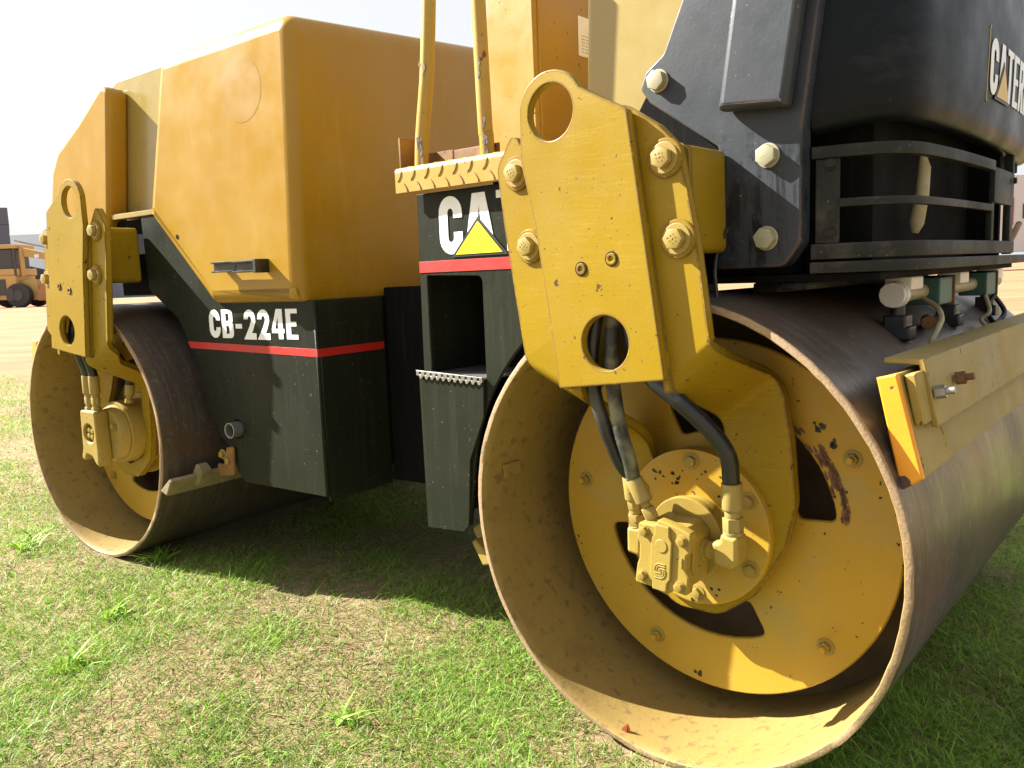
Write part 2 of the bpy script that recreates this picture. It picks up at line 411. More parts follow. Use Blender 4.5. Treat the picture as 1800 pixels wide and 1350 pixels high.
# welded patch inside the shell
bm = B((-.012, .012, 0, .045, 0, .004), bev=.001)
a = math.radians(172)
Wp = N @ Matrix.Translation((.337 * math.cos(a), .05, .35 + .337 * math.sin(a))) @ Matrix.Rotation(math.radians(86), 4, 'Y')
obj('weld_patch', bm, M['drumin'], near_drum, Wp)

# ---- drum support brackets
def support(W, m, hub_open):
    def mx(pts): return [(p[0] * m, p[1]) for p in pts]
    # back plate with its legs folded into the drum
    outer = rnd([(-.214, .948), (-.247, .90), (-.237, .812), (-.205, .612), (-.186, .572), (-.150, .545), (-.140, .49), (-.122, .43), (-.118, .34),
                 (-.100, .26), (-.03, .205), (.045, .205), (.105, .25), (.150, .335), (.164, .40), (.157, .49), (.145, .56), (.120, .606), (.105, .648), (.088, .776), (.064, .895),
                 (.035, .925), (-.016, .958), (-.035, .958), (-.065, .895), (-.165, .885)],
                [.01, .02, .01, .02, .02, .01, .01, .02, .03, .05, .05, .05, .05, .05, .05, .05, .04, .03, .03, .01, .01, .01, .004, .004, .01, .01], 4)
    if hub_open:
        hole = rnd([(-.085, .690), (.020, .690), (.044, .610), (.046, .55), (.054, .50), (.072, .455), (.098, .41), (.108, .35), (.085, .275), (.01, .24), (-.065, .27), (-.085, .35), (-.08, .42), (-.085, .50)], .02, 4)
    else:
        hole = rnd([(-.085, .690), (.020, .690), (.044, .610), (.046, .545), (.054, .500), (.070, .44), (.074, .39), (-.055, .40), (-.075, .46), (-.105, .52)], .015, 4)
    from mathutils.geometry import tessellate_polygon
    loops = [[Vector((p[0], 0, p[1])) for p in lp] for lp in (outer, hole)]
    bm = bmesh.new(); vv = [bm.verts.new(p) for lp in loops for p in lp]
    for t in tessellate_polygon(loops):
        try: bm.faces.new([vv[i] for i in t])
        except ValueError: pass
    def fs(x, z): return z + .08 - (.8 * (x + .03) if x > -.03 else -.45 * (x + .03))
    # cut along fold lines
    bmesh.ops.bisect_plane(bm, geom=bm.verts[:] + bm.edges[:] + bm.faces[:], plane_co=(-.03, 0, 0), plane_no=(1, 0, 0), dist=1e-5)
    for s0 in (.6135, .606, .599, .592, .584, .575, .564, .553, .544, .536, .529, .522, .515):
        for side in (1, -1):
            nrm = Vector((-.8, 0, 1) if side > 0 else (.45, 0, 1)).normalized(); p = Vector((-.03, 0, s0 - .08))
            sel = [f for f in bm.faces if (f.calc_center_median().x + .03) * side > -.001]
            ge = set(sel)
            for f in sel: ge.update(f.edges); ge.update(f.verts)
            bmesh.ops.bisect_plane(bm, geom=list(ge), plane_co=p, plane_no=nrm, dist=1e-5)
    bmesh.ops.triangulate(bm, faces=bm.faces)
    def yf(x, z):
        t = (.613 - fs(x, z)) / (.613 - .515); t = max(0, min(1, t))
        e = .30
        if t < e: g = t * t / (2 * e)
        elif t > 1 - e: g = 1 - e - (1 - t) ** 2 / (2 * e)
        else: g = t - e / 2
        return -.032 + .144 * g / (1 - e)
    for v in bm.verts: v.co.y = yf(v.co.x, v.co.z)
    bmesh.ops.recalc_face_normals(bm, faces=bm.faces)
    if sum(f.normal.y for f in bm.faces) > 0: bmesh.ops.reverse_faces(bm, faces=bm.faces)
    me = bpy.data.meshes.new('t'); 
    mir(bm, m)
    bmesh.ops.recalc_face_normals(bm, faces=bm.faces)
    if sum(f.normal.y for f in bm.faces) > 0: bmesh.ops.reverse_faces(bm, faces=bm.faces)
    r = bmesh.ops.solidify(bm, geom=bm.faces[:], thickness=.016)
    if max(v.co.y for v in bm.verts) < .115:
        pass
    s_ = obj('drum_support', bm, M['bracket'], R, W, sharp=28)
    # lifting plate with eye
    eye = circ(-.127, .963, .0575, 18, 28, 168)
    face = [(.0, .948)] + eye + [(-.1835, .90), (-.160, .80), (-.126, .569), (.051, .590)]
    rr = [.008] + [0] * len(eye) + [0, 0, .004, .004]
    face = rnd(face, rr, 3)
    pl = obj('lifting_plate', mir(plate([face, circ(-.127, .963, .0392, 40), circ(-.0435, .638, .0385, 40)], -.052, -.038, .002, seg=2), m), M['bracket'], s_, W)
    # side walls of the channel
    def wall(p, q, t=.013, s=1):
        d = (Vector(q) - Vector(p)).normalized(); nn = Vector((-d.y, d.x)) * t * s
        return [tuple(p), tuple(q), tuple(Vector(q) + nn), tuple(Vector(p) + nn)]
    obj('channel_wall', mir(plate([wall((-.1838, .895), (-.1262, .566), s=1)], -.0375, -.031, .001), m), M['bracket'], s_, W)
    obj('channel_wall', mir(plate([wall((-.001, .943), (.0535, .572), s=-1)], -.0375, -.031, .001), m), M['bracket'], s_, W)
    for (x, z, sp) in ((-.206, .888, .3), (-.186, .779, .8), (.046, .881, .1), (.063, .776, .5)):
        bolt('big', s_, W, (x * m, -.0365, z), spin=sp)
        obj('bolt_boss', bevel_ret(cyl(bmesh.new(), (x * m, -.0365, z), (0, 1, 0), .026, .006, 32), .002), M['bracket'], s_, W)
    for (x, z) in ((-.080, .742), (-.029, .754)):
        bm = plate([circ(x * m, z, .0085, 20), circ(x * m, z, .0035, 12)], -.0545, -.0515, .0012)
        obj('rivet', bm, M['bracket'], s_, W)
        obj('rivet_seat', plate([circ(x * m, z, .0105, 24), circ(x * m, z, .0088, 24)], -.0526, -.0516, 0), M['oil'], s_, W)
    # cross tube to the frame
    bx = plate([rnd([(-.17 * m, .757), (.068 * m, .757), (.066 * m, .900), (-.17 * m, .900)], .012, 4)], -.0035, .0985, .003)
    obj('support_arm', bx, M['bracket'], s_, W)
    return s_
near_sup = support(N, 1, False)
far_sup = support(F, -1, True)

# ---- near hub and travel motor
hub = bmesh.new(); hx, hz = .010, .342
cyl(hub, (hx, .1005, hz), (0, 1, 0), .122, .028, 72)
bevel(hub, .003, 2)
hub = obj('hub', hub, M['disc'], R, N)
for k in range(6):
    a = math.radians(92 - 60 * k); bolt('small', hub, N, (hx + .104 * math.cos(a), .1005, hz + .104 * math.sin(a)), spin=k, name='hub_bolt')
bm = bmesh.new()
for (x, z, n_) in ((-.05, .42, 6), (.03, .43, 5), (.055, .40, 4), (-.02, .41, 5), (.04, .25, 3), (.0, .235, 3), (.07, .37, 3)):
    for k in range(n_): blob(bm, x + random.gauss(0, .008), .1004, z + random.gauss(0, .005), random.uniform(.0012, .0035))
obj('grease_chips', bm, M['oil'], hub, N)['kind'] = 'stuff'
tilt = math.radians(4)
Wm = N @ Matrix.Translation((.014, .004, .325)) @ Matrix.Rotation(tilt, 4, 'Y') @ Matrix.Diagonal((.93, 1, .95, 1))
bm = bmesh.new(); cyl(bm, (0, .058, .012), (0, 1, 0), .066, .012, 48); cyl(bm, (0, .0705, .012), (0, 1, 0), .060, .0295, 48)
bevel(bm, .002, 2)
oct_ = rnd([(-.044, -.038), (-.032, -.050), (.032, -.050), (.044, -.038), (.044, .036), (.030, .050), (-.030, .050), (-.044, .036)], .006, 3)
bm2 = plate([oct_], .010, .0575, .002)
motor = obj('drive_motor', bm, M['motor'], R, Wm)
obj('motor_body', bm2, M['motor'], motor, Wm)
cov = rnd([(-.044, -.020), (-.047, -.052), (-.030, -.052), (-.018, -.052), (.012, -.058), (.018, -.048), (.046, -.050), (.047, -.020), (.041, -.012), (.041, .012), (.047, .018), (.047, .048), (.020, .054), (-.010, .058), (-.016, .048), (-.045, .046), (-.046, .020), (-.041, .012), (-.041, -.012)], .005, 3)
obj('motor_cover', plate([cov], -.008, .0095, .0025, seg=2), M['motor'], motor, Wm)
rib = rnd([(-.013, -.052), (.012, -.052), (.013, -.038), (.018, -.030), (.018, .028), (.013, .036), (.012, .052), (-.013, .052), (-.013, .036), (-.018, .028), (-.018, -.030), (-.013, -.038)], .003, 3)
obj('cover_rib', plate([rib], -.0125, -.0078, .0016, seg=2), M['motor'], motor, Wm)
obj('cover_boss', plate([circ(0, .020, .0105, 28)], -.0138, -.0122, .0008), M['motor'], motor, Wm)
for (x, z) in ((-.033, .035), (.033, .035), (-.033, -.037), (.033, -.037)): bolt('motor', motor, Wm, (x, -.0082, z), spin=x * 40, name='motor_bolt')
obj('weld_bead', plate([[(.0335, .008), (.0350, .008), (.0350, -.008), (.0335, -.008)]], -.0095, -.0078, .0003), M['motor'], motor, Wm)
# cast emblem: two interlocked curls
def stroke(pts, t):
    P = [Vector(p) for p in pts]; L_, R_ = [], []
    for i, p in enumerate(P):
        a = (p - P[i - 1]).normalized() if i > 0 else None
        b = (P[i + 1] - p).normalized() if i < len(P) - 1 else None
        if a is None: a = b
        if b is None: b = a
        d = (a + b).normalized(); nn = Vector((-d.y, d.x)); k = t / 2 / max(.35, nn.dot(Vector((-a.y, a.x))))
        L_.append(tuple(p + nn * k)); R_.append(tuple(p - nn * k))
    return L_ + R_[::-1]
def arc(cx, cy, r, a0, a1, n=8, ry=None): return [(cx + r * math.cos(math.radians(a0 + (a1 - a0) * i / n)), cy + (ry or r) * math.sin(math.radians(a0 + (a1 - a0) * i / n))) for i in range(n + 1)]
em = []
for rr in (.0095, .0058):
    em.append(stroke([(.009, -.018 + rr)] + arc(0, -.018, rr, 90, 180, 6) + [(-rr, -.021)] , .0019))
    em.append(stroke([(rr, -.017)] + arc(0, -.022, rr, 0, -90, 6) + [(-.009, -.022 - rr)], .0019))
em.append(stroke([(.009, -.016), (-.001, -.0165), (-.002, -.020), (.001, -.0205), (.002, -.0235), (-.009, -.024)], .0019))
obj('cast_emblem', plate(em, -.0136, -.0122, .0003), M['motor'], motor, Wm)
# fittings
def fitting(parent, W, p, d, segs, mat=None, name='hose_fitting'):
    bm = bmesh.new(); p = Vector(p); d = Vector(d).normalized()
    for (r, h, n) in segs:
        cyl(bm, p, d, r, h, n); p = p + d * h
    bevel(bm, .0010, 2, 25)
    return obj(name, bm, mat or M['motor'], parent, W), p
# right elbow
fitting(motor, N, (.050, .046, .331), (1, 0, .05), [(.016, .010, 20), (.0135, .010, 6), (.012, .014, 20)])
bm = plate([rnd([(.076, .318), (.104, .314), (.114, .327), (.114, .362), (.088, .365), (.086, .352), (.074, .350)], .006, 4)], .028, .062, .006, seg=3)
obj('elbow_block', bm, M['motor'], motor, N)
_, pr = fitting(motor, N, (.101, .044, .362), (.0, -.06, 1), [(.0145, .006, 20), (.0148, .020, 6), (.0115, .010, 20), (.013, .002, 20), (.0148, .038, 24)], M['scraper'])
# left elbow
fitting(motor, N, (-.022, .035, .325), (-1, 0, 0), [(.012, .012, 6), (.010, .010, 20)])
bm = plate([rnd([(-.062, .312), (-.038, .308), (-.036, .352), (-.062, .352)], .006, 4)], .020, .050, .005, seg=3)
obj('elbow_block', bm, M['motor'], motor, N)
_, plf = fitting(motor, N, (-.050, .034, .350), (-.06, -.1, 1), [(.0135, .004, 20), (.0135, .018, 6), (.010, .008, 20), (.012, .016, 8), (.014, .034, 20)], M['scraper'])
# middle fitting
_, pm = fitting(motor, N, (-.010, .020, .362), (-.42, -.1, .9), [(.0075, .012, 14), (.0110, .018, 6), (.007, .008, 14), (.0115, .002, 14), (.0130, .036, 20)], M['scraper'])

def hose(pts, r, mat, W=N, name='hydraulic_hose', label=None, n=10):
    return obj(name, tube(bmesh.new(), spline(pts, n), r, 18), mat, R, W, label=label, sharp=60)
hose([pr, (.100, .030, .480), (.078, .015, .518), (.042, .0, .555), (.0, -.006, .59), (-.030, -.003, .64), (-.045, .01, .72), (-.05, .05, .78)], .0122, M['rubber'], label='thick clean black hose bending to the right')
hose([plf, (-.064, .010, .455), (-.074, -.006, .50), (-.086, -.018, .56), (-.088, -.020, .62), (-.078, -.010, .70), (-.07, .03, .78)], .0104, M['rubber'])
hose([pm, (-.040, .0, .46), (-.046, -.010, .50), (-.052, -.016, .55), (-.055, -.018, .60), (-.055, -.01, .68), (-.05, .03, .76)], .0108, M['dustyhose'], label='dust-caked black hose between the other two')

# ---- far hub: round vibration motor inside the open ring
Wf = F
bm = bmesh.new(); cyl(bm, (0, .075, .340), (0, 1, 0), .088, .080, 56); cyl(bm, (0, .050, .340), (0, 1, 0), .070, .0245, 56, r2=.080)
bevel(bm, .003, 2)
fmot = obj('vibration_motor', bm, M['motor'], R, F)
bm = plate([rnd([(-.064, .410), (-.068, .30), (-.080, .272), (-.062, .262), (-.050, .285), (-.02, .280), (-.006, .262), (.012, .25), (.016, .30), (.014, .410)], .010, 4), circ(-.026, .345, .026, 28)], .010, .0495, .005, seg=3)
obj('motor_casting', bm, M['motor'], fmot, F)
bm = plate([circ(-.026, .345, .025, 28)], .022, .049, .003); obj('motor_cap', bm, M['motor'], fmot, F)
for k in range(4): bolt('motor', fmot, F, (-.026 + .012 * math.cos(k * 1.57 + .6), .022, .345 + .012 * math.sin(k * 1.57 + .6)), name='motor_bolt')
bolt('small', fmot, F, (.040, .049, .365), name='motor_bolt')
for (x, z) in ((-.044, .41), (-.008, .41)):
    fo, p_ = fitting(fmot, F, (x, .03, z - .004), (0.02, 0, 1), [(.0135, .012, 6), (.010, .008, 16), (.0125, .020, 6), (.011, .010, 16), (.0145, .050, 20)], M['scraper'])
    hose([tuple(p_), (x + .002, .025, .53), (x + .01, .01, .57), (x + .03, -.01, .62), (x + .05, 0, .70)], .012, M['rubber'], F)
fo, p_ = fitting(fmot, F, (.055, .09, .425), (0.1, .1, 1), [(.012, .012, 6), (.009, .010, 16), (.013, .03, 20)], M['scraper'])
hose([tuple(p_), (.06, .09, .52), (.05, .06, .58), (.02, .02, .66)], .011, M['rubber'], F)
obj('motor_flange', bevel_ret(plate([circ(0, .34, .104, 56)], .150, .157, .001), 0), M['disc'], fmot, F)

# ---- scrapers
def outer_scraper(W, m):
    bl = plate([[(.298, .597), (.320, .603), (.352, .480), (.329, .464)]], .032, 1.16, .002)
    s_ = obj('drum_scraper', mir(bl, m), M['scraper'], R, W)
    en = plate([[(.2975, .598), (.3205, .604), (.3525, .480), (.3285, .463)]], .020, .0315, .002)
    obj('blade_end', mir(en, m), M['orange'], s_, W, label='bright orange end of the scraper blade')
    sp = plate([[(.3235, .600), (.336, .603), (.348, .542), (.3365, .539)]], .040, .100, .002)
    obj('clamp_block', mir(sp, m), M['scraper'], s_, W)
    an = plate([[(.290, .616), (.336, .616), (.338, .612), (.3545, .535), (.3475, .533), (.331, .609), (.290, .610)]], .074, 1.15, .0012)
    obj('angle_bar', mir(an, m), M['scraper'], s_, W)
    for (y, z) in ((.085, .575), (.185, .580)):
        bm = bmesh.new(); cyl(bm, ((.348 - .0) * m, y, z), (m, 0, .2), .0085, .012, 6); cyl(bm, ((.358) * m, y, z + .002), (m, 0, .2), .0045, .012, 12)
        obj('scraper_bolt', bm, M['steel'] if y < .1 else M['rustyellow'], s_, W)
    return s_
outer_scraper(N, 1); outer_scraper(F, -1)
def inner_scraper(W, m, y0, mat):
    b = plate([[(.345 * m, .232), (.375 * m, .222), (.40 * m, .262), (.392 * m, .268)]], y0, 1.1, .003)
    o = obj('drum_scraper', b, mat, R, W, label='rusty inner scraper bar')
    obj('clamp_block', plate([rnd([(.362 * m, .236), (.40 * m, .236), (.425 * m, .275), (.40 * m, .295)], .008)], .06, .09, .002), mat, o, W)
    return o
inner_scraper(N, -1, .03, M['scraper']); inner_scraper(F, 1, -.012, M['mud'])

# ---- near side frame plate
sp = rnd([(-.072, 1.005), (-.062, 1.028), (-.032, 1.048), (.0, 1.117), (.085, 1.36), (.235, 1.36), (.174, .915), (.173, .765), (.150, .734), (.045, .734), (.055, .905), (-.055, .982)],
         [.01, .012, .02, .02, 0, 0, .01, .02, .02, .01, .01, .01], 4)
side = obj('side_frame', plate([sp], .100, .134, .0025, seg=2), M['sideplate'], R, N)
rb = plate([rnd([(.066, .950), (.163, .941), (.226, 1.36), (.128, 1.36)], [.006, .006, 0, 0])], .070, .0998, .010, seg=4)
obj('frame_rib', rb, M['sideplate'], side, N)
for (x, z, sn) in ((-.040, 1.012, .2), (.128, .885, .0), (.126, .774, .35)): bolt('grey', side, N, (x, .100, z), spin=sn)
obj('frame_backing', plate([rnd([(-.100, .975), (-.05, 1.05), (.06, 1.0), (.15, .80), (.05, .74), (.048, .880), (-.070, .955)], .004)], .1342, .1378, .001), M['void'], side, N)
hose([(.073, .09, .79), (.060, .088, .765), (.056, .084, .735), (.060, .080, .70), (.0605, .079, .684)], .0028, M['rubber'], name='loose_wire')
obj('wire_tip', cyl(bmesh.new(), (.0605, .079, .684), (0, 0, -1), .0033, .008, 10), M['tan'], R, N)

# ---- near hood, bumper ring and grille
C = [(.175, .136), (.19, .139), (.225, .147), (.262, .167), (.284, .205), (.293, .27), (.300, .364), (.305, .50), (.306, .60), (.305, .70), (.300, .836), (.293, .93), (.284, .995), (.262, 1.033), (.225, 1.053), (.19, 1.061)]
Cs = spline([(a, b, 0) for a, b in C], 5)
def off(o_):
    out = []
    for i, p in enumerate(Cs):
        t = (Cs[min(i + 1, len(Cs) - 1)] - Cs[max(i - 1, 0)]).normalized(); nn = Vector((t.y, -t.x, 0))
        out.append(p + nn * o_)
    return out
def ribbon(z0, z1, o0, o1, ya=-1, yb=9, xa=-1, bev=.0015):
    A, Bq = off(o1), off(o0)
    idx = [i for i, p in enumerate(Cs) if ya <= p.y <= yb and p.x >= xa]
    bm = bmesh.new(); R4 = []
    for i in idx: R4.append([bm.verts.new((q.x, q.y, z)) for q, z in ((A[i], z0), (A[i], z1), (Bq[i], z1), (Bq[i], z0))])
    for a, b in zip(R4, R4[1:]):
        for k in range(4): bm.faces.new((a[k], a[(k + 1) % 4], b[(k + 1) % 4], b[k]))
    bm.faces.new(R4[0]); bm.faces.new(R4[-1]); bmesh.ops.recalc_face_normals(bm, faces=bm.faces)
    bevel(bm, bev, 2, 50)
    return bm
lv = [(.918, -.030), (.9125, -.010), (.914, .000), (.922, .008), (.94, .012), (1.0, .016), (1.10, .018), (1.2, .008), (1.30, -.02), (1.36, -.05)]
bm = bmesh.new(); rows = []
for (z, o_) in lv:
    pts = off(o_); rows.append([bm.verts.new((p.x, p.y, z + .012 * math.sin(max(0, min(1, (p.x - .17) / .13)) * math.pi / 2) * (z < .95) - .004)) for p in pts])
for a, b in zip(rows, rows[1:]):
    for k in range(len(a) - 1): bm.faces.new((a[k], a[k + 1], b[k + 1], b[k]))
bmesh.ops.recalc_face_normals(bm, faces=bm.faces)
bmesh.ops.solidify(bm, geom=bm.faces[:], thickness=.006)
hoodn = obj('engine_hood', bm, M['plastic'], R, N, sharp=60)
obj('hood_top', B((-.15, .27, .16, 1.04, 1.345, 1.36), bev=.004), M['plastic'], hoodn, N)
gr = obj('grille_frame', ribbon(.876, .892, -.004, .010, yb=.57), M['grime'], R, N)
for nm, bm in (('grille_bar', ribbon(.811, .822, -.002, .008, ya=.1, yb=.57, xa=.205)), ('frame_sill', ribbon(.742, .763, -.004, .010, yb=.76)),
               ('frame_side', ribbon(.7635, .8755, -.003, .006, yb=.1445, xa=.180)), ('frame_panel', ribbon(.826, .884, -.003, .006, ya=.565, yb=.76)),
               ('frame_panel', ribbon(.7635, .8255, -.003, .006, ya=.545, yb=.60)), ('frame_panel', ribbon(.7635, .8255, -.003, .006, ya=.70, yb=.77))):
    obj(nm, bm, M['grime'], gr, N)
for z in (.868, .776): bolt('tiny', gr, N, (.200, .131, z), (.2, -1, 0), name='frame_bolt')
bolt('tiny', gr, N, (.3125, .735, .87), (1, 0, 0), name='frame_bolt')
obj('bumper_bar', ribbon(.7235, .7385, -.02, .016), M['grime'], R, N)
obj('hanging_pipe', tube(bmesh.new(), [(.262, .335, .895), (.266, .333, .87), (.264, .331, .83), (.258, .328, .79), (.256, .328, .776)], [.003, .0085, .0095, .0105, .005], 28), M['tan'], R, N, label='pale ribbed pipe behind the grille')
obj('corner_post', B((.285, .300, .80, .815, .74, .93), bev=.002), M['grime'], gr, N)
obj('diagonal_brace', tube(bmesh.new(), [(.288, .83, .75), (.288, .95, .80)], .006, 8), M['rustyellow'], gr, N)
# frame, and filler boxes painted near-black for the shade behind the grille
obj('main_frame', B((-.40, .262, .150, 1.05, .712, .7225), bev=.002), M['void'], R, N)
obj('dark_bay_filler', B((-.15, .135, .165, 1.04, .7235, 1.33), (.14, .235, .20, .75, .7235, .960), (.14, .27, .765, 1.02, .906, .960), (.13, .285, .768, .785, .7235, .925), (.14, .19, .75, .767, .7235, .925), bev=.002), M['void'], R, N)
obj('cross_beam', B((.06, .10, .20, 1.0, .695, .711), (.12, .16, .16, .80, .700, .7115), bev=.004), M['grime'], R, N)
obj('fuel_tank', plate([rnd([(-.206, .86), (-.184, 1.36), (.15, 1.36), (.15, .86)], [.01, .0, 0, .01])], .1385, .1635, .010, seg=3), M['pale'], R, N)
obj('tank_shell', B((-.19, -.177, .1645, 1.04, .86, 1.34), bev=.003), M['hood'], R, N)

# ---- spray bar over the near drum
bar = obj('spray_bar', tube(bmesh.new(), [(.222, .372, .684), (.222, 1.1, .684)], .0135, 20), M['tan'], R, N)
bm = bmesh.new(); cyl(bm, (.222, .340, .684), (0, 1, 0), .0195, .012, 12); cyl(bm, (.222, .3525, .684), (0, 1, 0), .0205, .016, 24); bevel(bm, .0012, 2, 25)
obj('end_cap', bm, M['whitecap'], bar, N)
for i, y in enumerate((.385, .70, 1.02)):
    obj('nozzle_clamp', B((.203, .243, y - .018, y + .05, .690, .711), bev=.003), M['whitecap'], bar, N)
    bm = bmesh.new(); cyl(bm, (.222, y - .012, .668), (0, 0, -1), .011, .018, 16)
    obj('nozzle_neck', bm, M['rubber'], bar, N)
    obj('nozzle_body', bevel_ret(plate([rnd([(.205, .652), (.239, .652), (.239, .634), (.245, .634), (.245, .612), (.199, .612), (.199, .634), (.205, .634)], .003)], y - .030, y + .008, .003), 0), M['rubber'], bar, N)
    bm = bmesh.new(); cyl(bm, (.222, y - .012, .611), (0, 0, -1), .0058, .016, 10)
    obj('nozzle_tip', bm, M['steel'], bar, N)
for y in (.50, .86):
    obj('hose_bracket', B((.200, .252, y, y + .085, .660, .706), bev=.004), M['teal'], bar, N)
    obj('hose_bracket_plate', B((.198, .255, y + .086, y + .092, .657, .708), bev=.002), M['rustyellow'], bar, N)
bm = bmesh.new(); cyl(bm, (.235, .50, .632), (.3, -1, 0), .0125, .02, 6); cyl(bm, (.235, .50, .632), (-.3, 1, 0), .0105, .04, 14)
obj('rusty_nut', bm, M['rustyellow'], bar, N)
obj('wire_hook', tube(bmesh.new(), spline([(.235, .47, .672), (.262, .44, .660), (.274, .42, .645), (.275, .40, .632), (.270, .385, .612), (.268, .385, .600)], 6), .0045, 10), M['tan'], R, N)
obj('wire_hook', tube(bmesh.new(), spline([(.25, .86, .66), (.262, .84, .63), (.25, .83, .615), (.262, .82, .60)], 6), .004, 10), M['tan'], R, N)
obj('drain_hose', tube(bmesh.new(), spline([(.24, .98, .66), (.26, 1.0, .62), (.25, .96, .60), (.24, .93, .63), (.25, .95, .66)], 6), .005, 10), M['rubber'], R, N)

# ---- lettering
def gl_C(w, h, t):
    r = w * .42; x0, x1, y0, y1 = t / 2, w - t / 2, t / 2, h - t / 2
    rx = (x1 - x0) / 2; cx = w / 2; rz = min(rx * 1.05, h * .3)
    return [stroke([(x1, h * .62)] + arc(cx, y1 - rz, rx, 0, 180, 12, rz) + arc(cx, y0 + rz, rx, 180, 360, 12, rz) + [(x1, h * .38)], t)]
def gl_A(w, h, t):
    a = t * .98
    return [[(0, 0), (a, 0), (w * .5 - t * .36, h * .30 - 0), (w * .5 + t * .36, h * .30), (w - a, 0), (w, 0), (w * .72, h), (w * .28, h)] if False else
            [(0, 0), (a, 0), (a + w * .04, h * .2), (w - a - w * .04, h * .2), (w - a, 0), (w, 0), (w * .70, h), (w * .30, h)],
            [(w * .5, h * .80), (w * .5 + t * .26, h * .34), (w * .5 - t * .26, h * .34)]]
def gl_T(w, h, t): return [[(w * .5 - t / 2, 0), (w * .5 + t / 2, 0), (w * .5 + t / 2, h - t * .6), (w, h - t * .6), (w, h), (0, h), (0, h - t * .6), (w * .5 - t / 2, h - t * .6)]]
def gl_E(w, h, t):
    b = t * .62
    return [[(0, 0), (w * .95, 0), (w * .95, b), (t, b), (t, h / 2 - b / 2), (w * .85, h / 2 - b / 2), (w * .85, h / 2 + b / 2), (t, h / 2 + b / 2), (t, h - b), (w * .95, h - b), (w * .95, h), (0, h)]]
def gl_L(w, h, t): return [[(0, 0), (w * .9, 0), (w * .9, t * .62), (t, t * .62), (t, h), (0, h)]]
def gl_I(w, h, t): return [[(0, 0), (t, 0), (t, h), (0, h)]]
def gl_R(w, h, t):
    return [rnd([(0, 0), (t, 0), (t, h * .42), (w * .45, h * .42), (w - t * 1.05, 0), (w, 0), (w * .80, h * .46), (w, h * .55), (w, h), (0, h)], [0, 0, 0, 0, 0, 0, 0, w * .2, w * .35, 0]),
            rnd([(t, h * .58), (w - t, h * .58), (w - t, h * .84), (t, h * .84)], [0, w * .12, w * .12, 0])]
def gl_P(w, h, t):
    return [rnd([(0, 0), (t, 0), (t, h * .40), (w, h * .40), (w, h), (0, h)], [0, 0, 0, w * .35, w * .35, 0]),
            rnd([(t, h * .57), (w - t, h * .57), (w - t, h * .84), (t, h * .84)], [0, w * .12, w * .12, 0])]
def gl_B(w, h, t):
    return [rnd([(0, 0), (w, 0), (w, h * .50), (w * .86, h * .53), (w * .97, h * .57), (w * .97, h), (0, h)], [0, w * .32, w * .2, 0, w * .15, w * .32, 0]),
            rnd([(t, h * .15), (w - t, h * .15), (w - t, h * .43), (t, h * .43)], [0, w * .12, w * .12, 0]),
            rnd([(t, h * .60), (w - t, h * .60), (w - t, h * .86), (t, h * .86)], [0, w * .12, w * .12, 0])]
def gl_2(w, h, t):
    x0, x1 = t / 2, w - t / 2; rx = (x1 - x0) / 2
    return [stroke([(x0, h * .66)] + arc(w / 2, h - t / 2 - rx, rx, 180, 0, 12) + [(x1, h * .60), (w * .62, h * .36), (t * .75, t * .32), (w, t * .32)], t * .92)]
def gl_4(w, h, t):
    return [[(w * .52, 0), (w * .52 + t, 0), (w * .52 + t, h * .20), (w, h * .20), (w, h * .34), (w * .52 + t, h * .34), (w * .52 + t, h), (w * .42, h), (0, h * .34), (0, h * .20), (w * .52, h * .20)],
            [(w * .28, h * .34), (w * .52, h * .34), (w * .52, h * .74)]]
def gl_d(w, h, t): return [[(w * .05, h * .34), (w * .95, h * .34), (w * .95, h * .50), (w * .05, h * .50)]]
def text(s_, x, z, h, w, t, gap, ws={}):
    out = []; G = {'C': gl_C, 'A': gl_A, 'T': gl_T, 'E': gl_E, 'L': gl_L, 'I': gl_I, 'R': gl_R, 'P': gl_P, 'B': gl_B, '2': gl_2, '4': gl_4, '-': gl_d}
    for ch in s_:
        cw = w * ws.get(ch, 1)
        for lp in G[ch](cw, h, t): out.append([(x + p[0], z + p[1]) for p in lp])
        x += cw + gap
    return out

# ---- far half: hood, body
hood = plate([rnd([(.236, .928), (.345, 1.300), (.845, 1.308), (.812, .694), (.480, .694)], [.012, .03, .045, .008, .03], 6)], .088, 1.08, .034, seg=6)
for v in hood.verts: v.co.z += .085 * (v.co.y - .09) * min(1, max(0, (v.co.z - .95) / .3))
hood_ = obj('engine_hood', hood, M['hood'], R, F, sharp=40)
obj('badge_ghost', plate([circ(.662, 1.175, .073, 64)], .08765, .0883, .0001), M['pale_ghost'] if 'pale_ghost' in M else paint('unfaded_paint_disc', (.285, .152, .003), (.30, .165, .006), rust_amt=-.6, edge_amt=0, scratch=.1, rough=.36, dust_amt=.05, bumps=.05), hood_, F, label='round unfaded patch where a badge was')
obj('bolt_hole', plate([circ(.365, .865, .006, 16)], .087, .0878, .0002), M['void'], hood_, F)
# C-section handle
hd = obj('hood_handle', B((.540, .625, .064, .070, .770, .795), (.540, .625, .0565, .0635, .791, .795), (.540, .625, .0565, .0635, .770, .774), (.626, .706, .064, .070, .767, .794), (.626, .706, .052, .0635, .7895, .794), (.626, .706, .052, .0635, .767, .7715), (.7065, .716, .050, .088, .765, .796), (.552, .563, .0705, .088, .772, .790), bev=.0015), M['rubber'], hood_, F)
